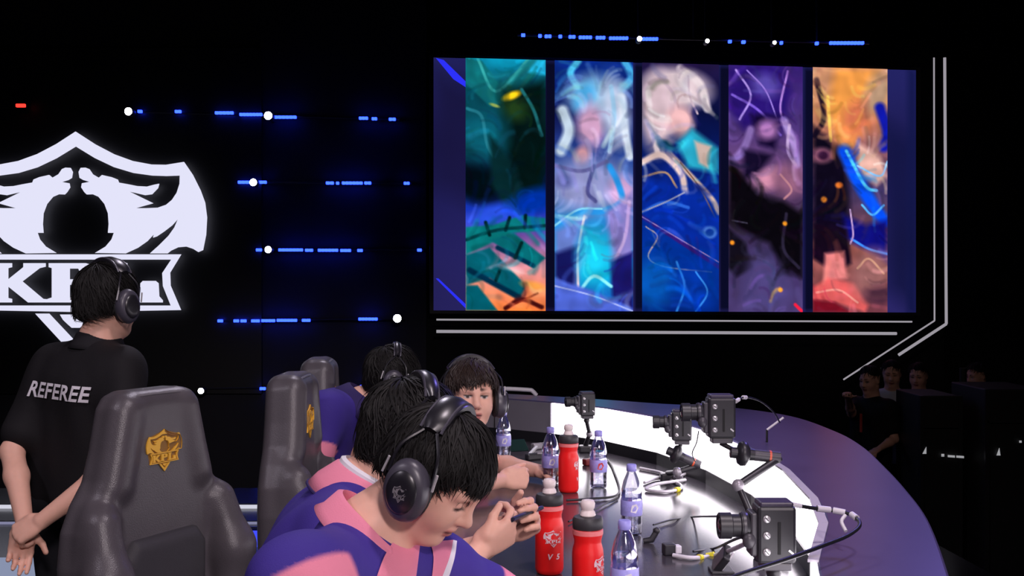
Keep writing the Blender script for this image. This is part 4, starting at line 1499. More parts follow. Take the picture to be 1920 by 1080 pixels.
# --- third player further back, leaning away
R3 = rot_head(12, 8, 0)
H3 = (-.468, 4.3, 1.145)
p3, J3, up3, fw3 = make_person(
    'farther player with his purple back to the grey chairs, only hair and shoulder visible', H3, R3,
    neck=(-.60, 4.31, 1.04), shR=(-.71, 4.15, 1.03), shL=(-.68, 4.5, 1.01),
    armR=((-.73, 4.06, .80), (-.58, 4.24, .66)), armL=((-.60, 4.66, .80), (-.46, 4.54, .66)), **seated(-.82, 4.44, -4),
    h=.005, hc=.008, sc=.95, pink_from=.5, torso_r=(.12, .12),
    handR=(((1, .2, 0), (0, 0, -1), (0, 1, 0), 25), {}), handL=(((1, -.3, 0), (0, 0, -1), (0, -1, 0), 25), {}),
    hairp=dict(n=2200, m=M_HAIR, seed=12, end=116, back=8, vol=1.04, wave=.6), fold_seed=9)
collar(p3, (-.595, 4.305, 1.06), (.6, 0, .8), (.9, 0, -.3), M_NAVYFAB, ri=.064, ro=.10, drop=.045)
headset('headset on the hair of the farther player behind the other heads', H3, R3, .95, vol=.99, band_w=.016)

# --- fourth player looks back at us
R4 = rot_head(-76, -3, -3)
H4 = (-.150, 4.0, 1.105)
p4, J4, up4, fw4 = make_person(
    'brown haired player turning his face to us, headset on, forearm on the desk', H4, R4,
    neck=(-.20, 4.03, .98), shR=(-.27, 3.86, .92), shL=(-.28, 4.22, .92),
    armR=((-.20, 3.74, .815), (-.035, 3.95, .805)), armL=((-.08, 4.36, .80), (.10, 4.25, .79)), **seated(-.48, 3.96, 0),
    h=.0036, hc=.007, pink_from=.45,
    handR=(((.9, .25, .05), (.2, .9, -.25), (.2, .1, 1), [60, 70, 75, 78]), dict(thumb=(.8, .3, .35), thumb_bend=20)),
    handL=(((1, -.3, 0), (0, 0, -1), (0, -1, 0), 20), {}),
    hairp=dict(n=3200, m=M_HAIRB, seed=21, end=112, front=-9, rag=7, shape=[(-180, 0), (-60, 4), (-20, 4), (12, 0), (32, -16), (55, -6), (80, 2), (180, 0)], back=14, vol=1.04, wave=.35), fold_seed=11, torso_r=(.11, .12))
collar(p4, (-.20, 4.03, .985), (.2, 0, .98), (.9, -.2, 0), M_PINK, ri=.064, ro=.10, drop=.045)
headset('headset framing the fringe of the brown haired player facing us', H4, R4, 1.0, vol=1.02, tilt=-10, band_w=.024)

# --- referee standing with his hands joined behind his back
R5 = rot_head(61, 4, 0)
H5 = (-1.405, 3.8, 1.455)
fz = (math.cos(math.radians(62)), math.sin(math.radians(62)))
p5, J5, up5, fw5 = make_person(
    'standing referee in a black polo shirt, seen from behind, hands joined at his back', H5, R5,
    neck=(-1.435, 3.79, 1.300), shR=(-1.320, 3.70, 1.22), shL=(-1.615, 3.86, 1.22),
    armR=((-1.26, 3.56, .945), (-1.505, 3.50, .755)), armL=((-1.700, 3.72, .945), (-1.575, 3.535, .735)),
    hip=(-1.53, 3.83, .80), hips=[(-1.46, 3.79, .76), (-1.61, 3.86, .76)], kneeR=(-1.45, 3.80, .42), kneeL=(-1.61, 3.88, .42), ankR=(-1.45, 3.80, .08), ankL=(-1.62, 3.88, .08),
    kind='referee', h=.004, hc=.006, sleeve=.78, jersey=(.010, .009, .011),
    handR=(((-.78, -.10, -.45), (-.3, .5, -.6), (.1, -.3, .9), [48, 55, 58, 60]), dict(thumb=(.8, .3, .5), thumb_bend=20)),
    handL=(((-.10, -.15, -1), (.3, -.9, .1), (.9, .1, -.1), [18, 22, 26, 30]), {}),
    hairp=dict(n=3000, m=M_HAIR, seed=31, end=115, front=0, back=18, vol=1.03), fold_seed=14, torso_r=(.125, .125), shoulder_r=.066)
collar(p5, (-1.435, 3.795, 1.312), (.1, .1, .99), (fz[0], fz[1], 0), M_BLACKFAB, ri=.060, ro=.085, drop=.03, tip=.01)
headset('black headset worn by the standing referee', H5, R5, 1.0)
# lettering across the back of the polo shirt
vv, ff = text_mesh('REFEREE', .072, .25, .0018, 0, 1.02)
bn = np.array((-fz[0], -fz[1], 0.0))            # out of the back
rt = np.array((fz[1], -fz[0], 0.0))
c0 = np.array((-1.455, 3.80, 1.150)) + bn * .4
V0 = np.array([c0 + rt * x + np.array((0, 0, 1)) * (y - .05 * x) for x, y, z in vv])
tt = march(J5, V0, np.tile(-bn, (len(V0), 1)), .8)
V1 = V0 - bn * (tt[:, None] - .006)
MB().add([tuple(q) for q in V1], ff).build('referee_lettering', mat('white_print', (.75, .72, .78), .6), p5)
# ------------------------------------------------------------------ chairs
M_CHAIR = mat('grey_leatherette', (0.080, 0.070, 0.080), 0.36, spec=0.5, noise=.12, nscale=14, bump=.12, bscale=350)
M_CHAIRD = mat('charcoal_fabric', (0.040, 0.037, 0.044), 0.7, bump=.2, bscale=500)
M_GOLD = mat('gold_thread', (0.85, 0.46, 0.04), 0.45, metal=.15)
M_METAL = mat('black_metal', (0.02, 0.02, 0.023), 0.35, metal=.5)


def make_chair(label):
    t = thing('gaming_chair', label, 'chair', (0, 0, 0), 'grey gaming chairs')
    half = [(.09, 1.245), (.125, 1.233), (.148, 1.20), (.172, 1.09), (.196, 1.01), (.236, .955), (.268, .885), (.278, .79), (.270, .66), (.245, .50), (.22, .44)]
    S = SDF()
    S.poly([(x, z) for x, z in half] + [(-x, z) for x, z in half[::-1]], .155, .285, .045)
    for s in (-1, 1):
        S.cone((s * .225, .150, .905), (s * .240, .110, .76), .045, .056, .05)
        S.cone((s * .240, .110, .76), (s * .215, .100, .54), .055, .050, .05)
        S.cone((s * .112, .185, 1.19), (s * .158, .178, 1.0), .035, .037, .04)
    bk = sdf_object('backrest', S, .007, M_CHAIR, t, local=True)
    S = SDF()
    S.poly([(-.15, .50), (.15, .50), (.155, .80), (.12, .845), (-.12, .845), (-.155, .80)], .125, .20, .03)
    sdf_object('lumbar_pad', S, .008, M_CHAIRD, t, local=True)
    # piping round the headrest
    m_ = MB()
    m_.tube(smooth_path([(-.185, .172, .99), (-.164, .170, 1.10), (-.138, .170, 1.19), (-.112, .170, 1.222), (-.08, .168, 1.232), (.08, .168, 1.232), (.112, .170, 1.222), (.138, .170, 1.19), (.164, .170, 1.10), (.185, .172, .99)], 4), .0042, 6)
    m_.build('piping', mat('light_piping', (.16, .15, .165), .4), t, smooth=True, local=True)
    em = []
    for nm, polys in emblem_shapes():
        em += [[((x - 318) / 952 * .118, -(y - 626) / 952 * .118) for x, y in P_] for P_ in polys]
    vv, ff = fill_mesh(em, .004)
    MB().add([(x, .1525 + z, y + 1.075) for x, y, z in vv], ff).build('emblem', M_GOLD, t, local=True)
    MB().add([(x * .98, .1545, y * .97 + 1.075) for x, y in [((a - 318) / 952 * .118, -(b - 626) / 952 * .118) for a, b in [(318, 160), (775, 285), (865, 500), (760, 900), (488, 918), (318, 1095), (148, 918), (-124, 900), (-229, 500), (-139, 285)]]], [tuple(range(10))]).build('emblem_ground', mat('emblem_brown', (.26, .12, .015), .5), t, local=True)
    S = SDF()
    S.poly([(-.25, .40), (.25, .40), (.255, .46), (.22, .49), (-.22, .49), (-.255, .46)], -.27, .20, .04)
    for s in (-1, 1):
        S.cone((s * .225, -.20, .475), (s * .225, .10, .475), .04, .04, .04)
    sdf_object('seat', S, .010, M_CHAIR, t, local=True)
    for s in (-1, 1):
        ar = MB().box((s * .31, -.02, .66), (.09, .25, .03)).build('armrest', M_METAL, t, local=True, bevel=.012)
        MB().cyl((s * .30, .0, .42), (s * .31, .0, .65), .018).build('armrest_post', M_METAL, t, local=True, smooth=True)
    MB().cyl((0, 0, .08), (0, 0, .41), .03).build('gas_column', M_METAL, t, local=True, smooth=True)
    for k in range(5):
        a = 2 * math.pi * k / 5
        lg = MB().tube([(0, 0, .11), (math.cos(a) * .16, math.sin(a) * .16, .10), (math.cos(a) * .31, math.sin(a) * .31, .075)], [.03, .025, .018], 8).build('base_leg', M_METAL, t, local=True, smooth=True)
        MB().lathe([(.012, -.02), (.03, -.018), (.03, .018), (.012, .02)], (math.cos(a) * .31, math.sin(a) * .31, .031), 14, (-math.sin(a), math.cos(a), 0)).build('caster', M_METAL, lg, local=True, smooth=True)
    return t


ch = make_chair('large grey gaming chair in the left foreground with a gold shield emblem on its headrest')
ch.location = (-.835, 2.99, -.028)
ch.rotation_euler = (0, 0, math.radians(64))
for loc, rz, lab, z in (((-.56, 3.86, -.045), 90, 'grey gaming chair in side view between the referee and the purple back', 0),
                        ((-.60, 4.64, -.04), 95, 'farthest grey gaming chair, its rounded top above the purple shoulder', 0)):
    c = copy_tree(ch)
    c.location = loc
    c.rotation_euler = (0, 0, math.radians(rz))
    c['label'] = lab


# ------------------------------------------------------------------ things on the desk
def onz(x, y, z=.75):
    Y = (CAMZ - z) * F / (y - 540)
    return Vector(((x - 960) / F * Y, Y, z))


M_RED = mat('red_plastic', (0.88, 0.012, 0.012), 0.35, spec=.4, noise=.06, nscale=20)
M_REDL = mat('pale_red_ring', (0.85, 0.20, 0.20), 0.4)
M_CAP = mat('charcoal_cap', (0.035, 0.034, 0.038), 0.5)
M_NOZ = mat('cream_nozzle', (0.80, 0.70, 0.68), 0.4)
M_PRINT = mat('white_bottle_print', (0.80, 0.62, 0.66), 0.5)


def wrap(vv, r, z0, ang0):
    out = []
    for x, y, z in vv:
        a = ang0 + x / r
        out.append((math.cos(a) * (r + .0012), math.sin(a) * (r + .0012), z0 + y))
    return out


def sport_bottle(label, loc, face):
    t = thing('sports_bottle', label, 'bottle', loc, 'red sports bottles')
    k = .0375
    MB().lathe([(.028, 0), (.034, .003), (k, .014), (k, .120), (.0365, .132), (.0325, .146), (.0325, .154), (.0355, .166), (.0355, .176), (.034, .180)], (0, 0, 0), 32).build('bottle_body', M_RED, t, smooth=True, local=True)
    MB().lathe([(.033, .166), (.0368, .168), (.0368, .178), (.033, .180)], (0, 0, 0), 32).build('neck_ring', M_REDL, t, smooth=True, local=True)
    cp = MB().lathe([(.034, .180), (.0362, .182), (.0362, .202), (.033, .208), (.012, .210)], (0, 0, 0), 32).build('cap', M_CAP, t, smooth=True, local=True)
    MB().lathe([(.016, .208), (.019, .212), (.017, .220), (.0135, .224), (.0165, .230), (.0175, .240), (.014, .247), (.006, .249)], (0, 0, 0), 20).build('nozzle', M_NOZ, cp, smooth=True, local=True)
    em = []
    for nm, polys in emblem_shapes():
        em += [[((x - 318) / 952 * .046, -(y - 626) / 952 * .046) for x, y in P_] for P_ in polys]
    vv, ff = fill_mesh(em)
    MB().add(wrap([(x, y, z) for x, y, z in vv], k, .098, face), ff).build('shield_print', M_PRINT, t, local=True)
    vv, ff = text_mesh('V  5', .020, .2, .0006)
    MB().add(wrap(vv, k, .050, face), ff).build('small_print', M_PRINT, t, local=True)
    return t


sport_bottle('red sports bottle with white shield print beside the hand with the phone', onz(1030, 1074), math.radians(-75))
sport_bottle('nearest red sports bottle, cut by the bottom edge of the picture', onz(1102, 1133), math.radians(-30))
sport_bottle('farthest red sports bottle, standing behind the two nearer ones', onz(1066, 922), math.radians(-20))

M_PET = clear('clear_bottle_plastic', (.95, .95, .98), .78, .08)
M_LABEL = mat('lilac_blue_label', (0.36, 0.34, 0.78), 0.45, noise=.35, nscale=60)
M_LABELW = mat('white_label_band', (0.75, 0.72, 0.80), 0.45)
M_BCAP = mat('lilac_cap', (0.34, 0.32, 0.78), 0.4)
M_WATER = clear('water', (.93, .94, .99), .93, .03)


def water_bottle(label, loc, cap=True, redband=False):
    t = thing('water_bottle', label, 'bottle', loc, 'clear water bottles')
    MB().lathe([(.020, 0), (.029, .003), (.032, .010), (.031, .030), (.0325, .036), (.031, .042), (.032, .060), (.032, .110), (.0305, .116), (.032, .122), (.031, .140), (.025, .165), (.016, .186), (.0135, .192), (.0135, .200), (.0125, .205)], (0, 0, 0), 24).build('bottle_body', M_PET, t, smooth=True, local=True)
    MB().lathe([(.010, .004), (.0285, .010), (.0285, .05), (.0295, .12), (.028, .138), (.010, .1385)], (0, 0, 0), 20).build('water_fill', M_WATER, t, smooth=True, local=True)
    lb = MB().lathe([(.0325, .062), (.0332, .064), (.0332, .106), (.0325, .108)], (0, 0, 0), 24).build('bottle_label', M_LABEL, t, smooth=True, local=True)
    for a in (0.6, 2.4, 4.2):
        vv, ff = fill_mesh([[(-.012, -.010), (.004, -.014), (.013, .002), (.006, .014), (-.008, .010)]])
        MB().add(wrap(vv, .0334, .086, a - 2.0), ff).build('label_print', mat('red_print', (.6, .05, .06), .5) if redband else M_LABELW, lb, local=True)
    if cap:
        MB().lathe([(.0140, .194), (.0152, .195), (.0152, .212), (.013, .215), (.004, .2155)], (0, 0, 0), 20).build('cap', M_BCAP, t, smooth=True, local=True)
    return t


water_bottle('clear water bottle beside the face of the brown haired player', onz(944, 862))
water_bottle('clear water bottle just left of the farthest red sports bottle', onz(1032, 906))
water_bottle('clear water bottle in the middle of the desk, behind the nearest clear bottle', onz(1184, 1003))
water_bottle('nearest clear water bottle, standing beside the nearest red bottle', onz(1171, 1150))
water_bottle('clear water bottle with red print behind the farthest red bottle', onz(1122, 915), redband=True)

# the phone in the hands of the second player
R_ = (Matrix.Rotation(math.radians(62), 3, 'Z') @ Matrix.Rotation(math.radians(-38), 3, 'X'))
pc_ = Vector((.015, 2.585, .950))
t = thing('phone', 'dark phone held by the second player in both hands', 'phone', pc_)
MB().box(pc_, (.158, .074, .009), R_).build('phone_body', mat('phone_black', (.015, .018, .04), .25), t, bevel=.004)
MB().box(pc_ + R_ @ Vector((0, 0, .0046)), (.150, .067, .0012), R_).build('phone_screen', emit('phone_glow', (.10, .12, .30), .5), t)
t = thing('phone', 'dark phone leaning on a small stand at the far end of the desk', 'phone', onz(968, 852))
b = onz(968, 852)
Rt = Matrix.Rotation(math.radians(20), 3, 'Z') @ Matrix.Rotation(math.radians(-55), 3, 'X')
MB().box(b + Vector((0, 0, .04)), (.10, .008, .075), Rt).build('phone_body', mat('phone_green_black', (.012, .03, .028), .2), t, bevel=.003)
MB().box(b + Vector((.075, -.02, .02)), (.012, .07, .012), Matrix.Rotation(math.radians(-35), 3, 'Z') @ Matrix.Rotation(math.radians(25), 3, 'X')).build('stand_foot', mat('stand_silver', (.5, .5, .52), .3, metal=.5), t, bevel=.002)

# ------------------------------------------------------------------ small cameras on arms
M_CAMB = mat('camera_black', (0.020, 0.019, 0.024), 0.42, spec=.5, noise=.15, nscale=50)
M_CAMG = mat('camera_grey', (0.050, 0.046, 0.056), 0.4, spec=.5)
M_LENS = mat('lens_glass', (0.006, 0.006, 0.010), 0.08, spec=.8)
M_SCREW = mat('silver_screw', (0.62, 0.60, 0.62), 0.3, metal=.6)
M_ARM = mat('arm_black', (0.016, 0.015, 0.019), 0.4, spec=.5)
M_ORANGE = mat('orange_ring', (0.65, 0.10, 0.04), 0.4)
M_CLAMP = mat('clamp_grey', (0.30, 0.28, 0.31), 0.35, metal=.3)


def camera_rig(label, c, k, rz, base, arm='pole', grip=None):
    """box camera with its lens to the local -X, on an arm that stands on the desk at base"""
    t = thing('camera_rig', label, 'camera', base, 'small box cameras on the desk')
    Rz = Matrix.Rotation(math.radians(rz), 3, 'Z')
    M = Matrix.Translation(c) @ (Rz * k).to_4x4()
    bd = MB().box((.012, 0, 0), (.080, .062, .118)).build('camera_body', M_CAMB, t, bevel=.007 * k, M=M)
    MB().box((.012, 0, .062), (.070, .055, .012)).build('top_plate', mat('top_violet_black', (.035, .026, .055), .4), t, bevel=.004 * k, M=M)
    MB().box((-.034, 0, .0), (.014, .050, .090)).build('front_block', M_CAMG, t, bevel=.004 * k, M=M)
    for z in (.034, .0, -.034):
        s = MB().lathe([(.0078, 0), (.0078, .003), (.006, .0045), (.002, .0045)], (-.010, -.031, z), 14, (0, -1, 0)).build('screw', M_SCREW, t, smooth=True, M=M)
        MB().box((-.010, -.0358, z), (.012, .001, .0018), Matrix.Rotation(.8, 3, 'Y')).build('screw_slot', M_CAMB, s, M=M)
    MB().box((.016, -.0312, -.006), (.006, .003, .066)).build('vent_slot', mat('slot_black', (.003, .003, .004), .8), t, M=M)
    MB().box((.040, -.0312, -.034), (.012, .004, .004), Matrix.Rotation(.7, 3, 'Y')).build('lever', M_SCREW, t, M=M)
    ln = MB().lathe([(.024, 0), (.027, .004), (.027, .018), (.0235, .020), (.0235, .036), (.027, .038), (.027, .062), (.024, .064), (.021, .060)], (-.040, 0, .014), 24, (-1, 0, 0)).build('lens', M_CAMB, t, smooth=True, M=M)
    MB().lathe([(.0205, .0), (.020, .002), (.012, .006), (.002, .008)], (-.097, 0, .014), 20, (-1, 0, 0)).build('front_glass', M_LENS, ln, smooth=True, M=M)
    MB().lathe([(.0272, .008), (.0285, .009), (.0285, .015), (.0272, .016)], (-.040, 0, .014), 24, (-1, 0, 0)).build('focus_ring', M_CAMG, ln, smooth=True, M=M)
    MB().ball((-.045, -.026, -.012), (.014, .010, .016), 12, 8).build('motor_knob', M_CAMG, t, smooth=True, M=M)
    MB().box((.014, 0, -.067), (.060, .050, .016)).build('mount_plate', M_CAMG, t, bevel=.003 * k, M=M)
    bot = M @ Vector((.012, 0, -.076))
    b = Vector(base)
    if grip is None:
        mid = bot.lerp(b, .45) + Vector((.015, 0, 0))
        MB().ball(bot + Vector((0, 0, -.008)), .016 * k, 12, 8).build('ball_head', M_ARM, t, smooth=True)
        MB().tube([bot + Vector((0, 0, -.012)), mid, b + Vector((0, 0, .03))], [.010, .009, .012], 10).build('arm', M_ARM, t, smooth=True)
        MB().ball(mid, .016, 12, 8).build('arm_joint', M_CLAMP, t, smooth=True)
    else:
        g0, g1, el = [Vector(q) for q in grip]
        MB().cyl(bot, g0, .007).build('neck_rod', M_ARM, t, smooth=True)
        MB().lathe([(.010, -.03), (.016, -.028), (.016, -.010), (.030, -.006), (.036, .004), (.034, .016), (.018, .026), (.016, .05)], g0, 20, g1 - g0).build('swivel_disc', M_ARM, t, smooth=True)
        gr = MB().cyl(g0.lerp(g1, .35), g1, .017).build('grip', M_CAMG, t, smooth=True)
        q = g0.lerp(g1, .72)
        MB().cyl(q, q + (g1 - g0).normalized() * .006, .0178).build('grip_ring', M_ORANGE, gr, smooth=True)
        MB().tube([g1, el], .011, 10).build('arm', M_ARM, t, smooth=True)
        MB().ball(el, .018, 12, 8).build('arm_joint', M_CLAMP, t, smooth=True)
        MB().tube([el, b + Vector((0, 0, .03))], [.009, .011], 10).build('lower_arm', M_ARM, t, smooth=True)
    MB().box(b + Vector((0, 0, .016)), (.06, .05, .032)).build('clamp', M_ARM, t, bevel=.006)
    MB().tube([b + Vector((.02, -.028, .02)), b + Vector((.05, -.05, .024))], .005, 8).build('clamp_lever', M_CLAMP, t, smooth=True)
    return t


camera_rig('nearest and largest box camera on the desk, three silver screws on its side', at(1440, 998, 2.28), 1.0, 0, (.545, 2.30, .75))
camera_rig('box camera held highest on a bent arm with a round swivel disc', at(1343, 782, 3.15), .98, 0, (.70, 3.02, .75), grip=(at(1388, 850, 3.13), at(1462, 858, 3.13), at(1384, 910, 3.08)))
camera_rig('smaller box camera just left of the highest one, over the white panel', at(1272, 798, 4.1), .92, -4, onz(1252, 902), grip=(at(1264, 850, 4.1), at(1312, 872, 4.1), at(1270, 885, 4.1)))
camera_rig('farthest small box camera at the far end of the white panel', at(1096, 758, 4.9), .85, 10, onz(1098, 848))

# cables
M_CABB = mat('black_cable', (0.012, 0.012, 0.014), 0.45)
M_CABW = mat('white_cable', (0.70, 0.67, 0.72), 0.4)
M_YEL = mat('yellow_tape', (0.80, 0.72, 0.02), 0.5)


def cable(label, pts, r, m, extras=()):
    a = Vector(pts[0])
    t = thing('cable', label, 'cable', a)
    P = smooth_path(pts, 7)
    MB().tube(P, r, 8).build('cable_run', m, t, smooth=True)
    for (i, ln, rr, mm, nm) in extras:
        k = int(i * (len(P) - 2))
        d = (P[k + 1] - P[k]).normalized()
        MB().cyl(P[k] - d * ln / 2, P[k] + d * ln / 2, rr, n=10).build(nm, mm, t, smooth=True)
    return t


zc = .757
cable('black cable looping from the nearest camera over the violet ledge', [at(1486, 946, 2.30), at(1520, 952, 2.32), at(1562, 957, 2.33), at(1598, 966, 2.31), at(1612, 984, 2.26), at(1590, 1004, 2.2), at(1540, 1024, 2.12), at(1470, 1050, 2.02), at(1380, 1080, 1.92), at(1300, 1115, 1.85)], .0042, M_CABB,
      [(.02, .03, .0055, M_CABW, 'plug'), (.19, .03, .007, M_CABW, 'cable_tag'), (.27, .025, .007, M_CABW, 'cable_tag'), (.36, .02, .007, M_CABW, 'cable_tag')])
cable('white hanging tag strap on the looping cable over the ledge', [at(1585, 966, 2.31), at(1578, 978, 2.30), at(1586, 996, 2.28)], .004, M_CABW)
cable('black cable lying across the desk to the nearest camera lens', [onz(1225, 984, zc), onz(1262, 974, zc), onz(1300, 969, zc), at(1352, 968, 2.6)], .003, M_CABB)
cable('black cable running behind the red bottles', [onz(1062, 938, zc), onz(1110, 935, zc), onz(1160, 925, zc), onz(1150, 880, zc), onz(1140, 862, zc)], .004, M_CABB)
cable('thin black cable between the two near red bottles and the clear bottles', [onz(1066, 978, zc), onz(1110, 958, zc), onz(1158, 932, zc)], .003, M_CABB)
cable('white cable bundle with yellow tape left of the nearest camera', [onz(1262, 1041, zc), onz(1300, 1046, zc), onz(1345, 1040, zc), at(1392, 1022, 2.6), at(1408, 1008, 2.42)], .006, M_CABW,
      [(.45, .022, .011, M_YEL, 'yellow_tape'), (.34, .016, .009, M_YEL, 'yellow_tape')])
cable('thin dark cable above the white taped bundle', [onz(1300, 1034, zc), onz(1340, 1028, zc), at(1376, 1012, 2.6), at(1400, 1004, 2.4)], .0035, M_CABB)
cable('white cable coil at the foot of the middle camera', [onz(1208, 905, zc), onz(1235, 897, zc), onz(1262, 902, zc), onz(1278, 914, zc), onz(1250, 922, zc), onz(1212, 918, zc), onz(1230, 908, zc + .012), onz(1285, 900, zc)], .006, M_CABW, [(.5, .02, .010, M_YEL, 'yellow_tape')])
cable('white cable loop under the middle camera arm', [onz(1200, 878, zc), onz(1230, 884, zc), onz(1268, 893, zc), onz(1290, 886, zc)], .006, M_CABW)
cable('thin cable hanging from the highest camera', [at(1310, 808, 3.4), at(1306, 830, 3.4), at(1298, 850, 3.5), at(1304, 866, 3.6)], .002, M_CABB)
cable('thin cable arching from the highest camera to the ledge', [at(1380, 752, 3.15), at(1396, 745, 3.2), at(1425, 752, 3.3), at(1450, 772, 3.4), at(1462, 792, 3.5)], .0025, M_CABB, [(.06, .022, .006, M_CABW, 'plug'), (.28, .022, .006, M_CABW, 'cable_tag')])
t = thing('antenna', 'short white rod sticking out above the violet ledge', 'rod', at(1438, 806, 3.9))
MB().cyl(at(1438, 806, 3.9), at(1469, 783, 3.9), .0042).build('rod', M_CABW, t, smooth=True)
MB().cyl(at(1438, 806, 3.9), (at(1438, 806, 3.9).x, 3.9, .95), .004).build('rod_stem', M_CABB, t, smooth=True)

# small gadgets on the desk
t = thing('plug_adapter', 'black and white plug adapter at the end of the white taped cable', 'adapter', onz(1262, 1040))
b = onz(1262, 1040)
MB().box(b + Vector((-.012, 0, .016)), (.034, .03, .032), Matrix.Rotation(.2, 3, 'Z')).build('adapter_body', M_CAMB, t, bevel=.004)
MB().box(b + Vector((.012, 0, .016)), (.018, .026, .022), Matrix.Rotation(.2, 3, 'Z')).build('plug', M_CABW, t, bevel=.003)
t = thing('desk_clip', 'small dark desk clip to the right of the nearest clear bottle', 'clip', onz(1222, 1018))
b = onz(1222, 1018)
MB().tube([b + Vector((-.025, 0, .006)), b + Vector((0, 0, .010)), b + Vector((.014, 0, .034))], [.008, .010, .009], 10).build('clip_body', M_CAMB, t, smooth=True)
MB().ball(b + Vector((.014, 0, .036)), .011, 10, 8).build('clip_tip', M_CAMB, t, smooth=True)
t = thing('phone_stand', 'black phone stand tucked below the nearest camera', 'stand', onz(1352, 1072))
b = onz(1352, 1072)
MB().box(b + Vector((0, 0, .03)), (.02, .06, .07), Matrix.Rotation(.5, 3, 'Y') @ Matrix.Rotation(.5, 3, 'X')).build('stand_back', M_CAMB, t, bevel=.004)
MB().box(b + Vector((.012, -.02, .03)), (.004, .01, .07), Matrix.Rotation(.5, 3, 'Y') @ Matrix.Rotation(.3, 3, 'X')).build('stand_edge', M_CABW, t)
MB().box(b + Vector((0, 0, .004)), (.06, .06, .008)).build('stand_base', M_CAMB, t, bevel=.002)
for (x, y, lab, mm) in ((1010, 842, 'small grey gadget at the far end of the desk', M_CLAMP), (1108, 872, 'dark red pouch among the far bottles', mat('dark_red', (.16, .008, .012), .4)), (1000, 862, 'small black box before the far clear bottle', M_CAMB)):
    b = onz(x, y)
    t = thing('gadget', lab, 'gadget', b)
    MB().box(b + Vector((0, 0, .014)), (.07, .035, .028), Matrix.Rotation(.5, 3, 'Z')).build('case', mm, t, bevel=.006)
    MB().box(b + Vector((.03, -.012, .030)), (.03, .008, .006), Matrix.Rotation(.3, 3, 'Z')).build('clip', M_CLAMP, t, bevel=.001)

# ------------------------------------------------------------------ crew and cases in the dark hall on the right
M_CREW = M_JERSEY
spot('crew_fill_light', (2.2, 5.0, 3.4), (3.7, 9.8, .2), 34, (1, .8, .7), .2, 40)  # added fill, no such lamp in view; lifts the crew out of the dark


def crew(label, x, y, Y, yaw, shirt, arm_l=None, seed=1):
    h = at(x, y, Y)
    f = np.array((math.cos(math.radians(yaw)), math.sin(math.radians(yaw)), 0))
    l = np.array((-f[1], f[0], 0))
    H = np.array(h)
    nk = H - np.array((0, 0, .17)) - f * .02
    shR = nk - l * .18 - np.array((0, 0, .07))
    shL = nk + l * .18 - np.array((0, 0, .07))
    eR = shR - np.array((0, 0, .26)) - l * .05
    eL = shL - np.array((0, 0, .26)) + l * .05
    wR = eR + f * .2 - np.array((0, 0, .06))
    wL = eL + f * .2 - np.array((0, 0, .06))
    if arm_l is not None:
        wR = np.array(arm_l)
        eR = (shR + wR) / 2 - np.array((0, 0, .10))
    z0 = -.9
    hip = np.array((H[0], H[1], (H[2] + z0) / 2 - .05))
    Rh = rot_head(yaw, 12)
    r, J, u_, f_ = make_person(label, tuple(H), Rh, tuple(nk), tuple(shR), tuple(shL), (tuple(eR), tuple(wR)), (tuple(eL), tuple(wL)), tuple(hip),
                               [tuple(hip - l * .08), tuple(hip + l * .08)], tuple(hip - l * .09 - np.array((0, 0, .33))), tuple(hip + l * .09 - np.array((0, 0, .33))),
                               tuple(np.array((hip[0], hip[1], z0 + .08)) - l * .09), tuple(np.array((hip[0], hip[1], z0 + .08)) + l * .09),
                               kind='crew', h=.010, hc=.014, jersey=shirt, group='crew in the dark hall', torso_r=(.11, .11),
                               handR=((tuple(wR - eR), (0, 0, -1), tuple(l), 30), {}), handL=((tuple(wL - eL), (0, 0, -1), tuple(-l), 30), {}),
                               hairp=dict(n=120, m=M_HAIR, seed=seed, end=112, front=-10, back=8))
    return r, J, f, l, nk


r, J, f, l, nk = crew('dim crew member in black with a red lanyard stretching one arm to the left', 1632, 712, 9.6, 215, (.012, .012, .014), arm_l=at(1590, 746, 9.3), seed=41)
MB().box(tuple(np.array(nk) + f * .15 - np.array((0, 0, .2))), (.02, .01, .16), Matrix.Rotation(math.radians(215 + 90), 3, 'Z')).build('lanyard', mat('red_lanyard', (.6, .06, .04), .6), r)
r, J, f, l, nk = crew('dim crew member in a white shirt with dark straps', 1672, 700, 10.0, 250, (.50, .52, .62), seed=43)
for s in (-1, 1):
    MB().box(tuple(np.array(nk) + f * .145 + l * s * .07 - np.array((0, 0, .22))), (.035, .012, .26), Matrix.Rotation(math.radians(250 + 90), 3, 'Z')).build('strap', M_NAVYFAB, r)
crew('barely visible crew member in dark clothes right of the white shirt', 1722, 704, 10.3, 235, (.010, .012, .012), seed=45)
crew('barely visible crew member farthest to the right behind the black cases', 1832, 704, 10.4, 200, (.012, .013, .014), seed=47)

M_CASE = mat('flight_case_black', (0.010, 0.010, 0.011), 0.6, noise=.3, nscale=30)
M_EDGEC = mat('case_edge_metal', (0.05, 0.05, 0.055), 0.4, metal=.6)
M_MARK = emit('small_marker_light', rgb(200, 200, 205), .55)


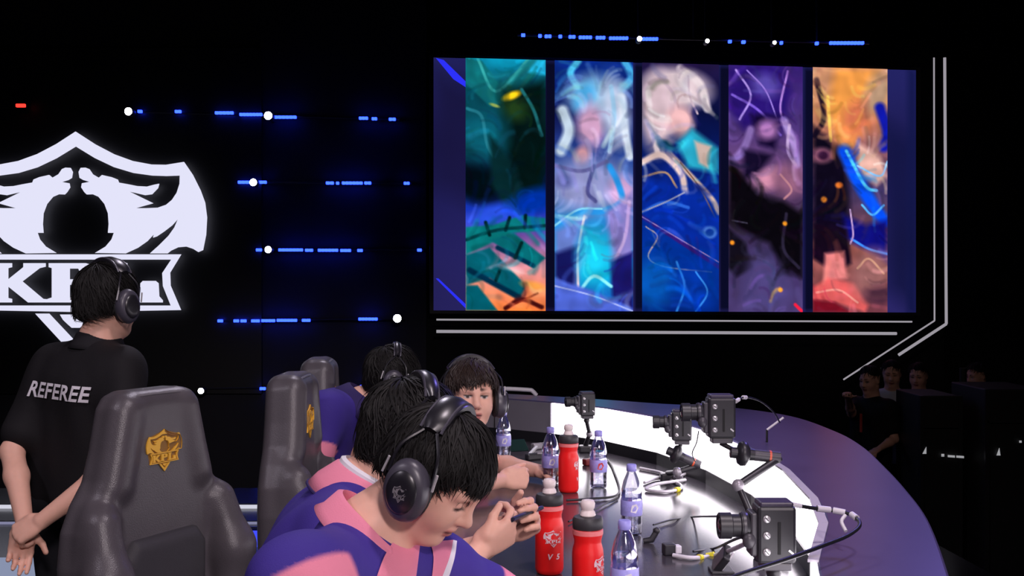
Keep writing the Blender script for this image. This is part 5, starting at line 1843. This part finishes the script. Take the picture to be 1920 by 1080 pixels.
def flight_case(label, x0, x1, y0, Y, dep, marks):
    a = at(x0, y0, Y)
    b = at(x1, y0, Y)
    zc_ = (a.z - .9) / 2
    t = thing('flight_case', label, 'case', ((a.x + b.x) / 2, Y, -.9))
    MB().box(((a.x + b.x) / 2, Y + dep / 2, (a.z - .8) / 2), (b.x - a.x, dep, a.z + .8)).build('case_body', M_CASE, t, bevel=.01)
    for xx in (a.x, b.x):
        MB().box((xx, Y, (a.z - .8) / 2), (.03, .03, a.z + .8)).build('corner_edge', M_EDGEC, t)
    MB().box(((a.x + b.x) / 2, Y - .005, a.z - .25), (b.x - a.x, .02, .02)).build('lid_seam', M_EDGEC, t)
    for k, xx in enumerate((a.x + .06, b.x - .06)):
        for yy in (Y + .08, Y + dep - .08):
            MB().lathe([(.02, -.02), (.05, -.018), (.05, .018), (.02, .02)], (xx, yy, -.85), 12, (1, 0, 0)).build('wheel', M_EDGEC, t)
    for q in marks:
        P = [at(x, y, Y - .02) for x, y in q]
        o = MB().add(P, [tuple(range(len(P)))]).build('marker', M_MARK, t)
        so = o.modifiers.new('thickness', 'SOLIDIFY')
        so.thickness = .006
    return t


flight_case('tall black flight case with a small lit bar right of the crew', 1728, 1800, 742, 8.9, .6, [[(1730, 851), (1737, 851), (1737, 838)], [(1765, 851), (1770, 851), (1770, 856), (1765, 856)], [(1777, 853), (1790, 854), (1790, 858), (1777, 857)], [(1793, 854), (1807, 855), (1807, 859), (1793, 858)]])
flight_case('black flight case at the right edge with one white mark', 1850, 1960, 730, 8.6, .7, [[(1869, 854), (1876, 854), (1874, 840)], [(1911, 826), (1915, 826), (1915, 830), (1911, 830)]])
t = thing('floor_bar_light', 'short dim violet red bar on the dark floor at the right edge', 'light', onz(1895, 978, -.85))
a = onz(1876, 968, -.85)
b = onz(1935, 988, -.85)
for k, (u0, u1, mm) in enumerate(((0, .5, emit('dim_violet', (.05, .03, .22), .5)), (.5, 1, emit('dim_red', (.25, .03, .07), .5)))):
    MB().cyl(a.lerp(b, u0), a.lerp(b, u1), .03).build('bar_half', mm, t, smooth=True)
t = thing('stand_pole', 'black pole with pale ribs rising among the crew', 'pole', (at(1806, 900, 9.6).x, 9.6, -.9))
MB().cyl((at(1806, 900, 9.6).x, 9.6, -.9), at(1806, 690, 9.6), .03).build('pole', M_CASE, t, smooth=True)
for k in range(6):
    y = 765 + k * 12
    MB().cyl(at(1806, y, 9.6), at(1806, y + 5, 9.6), .038, n=12).build('rib', mat('pale_rib', (.16, .16, .17), .4), t, smooth=True)
MB().lathe([(.30, 0), (.30, .02), (.05, .04)], (at(1806, 900, 9.6).x, 9.6, -.9), 20).build('foot', M_CASE, t)
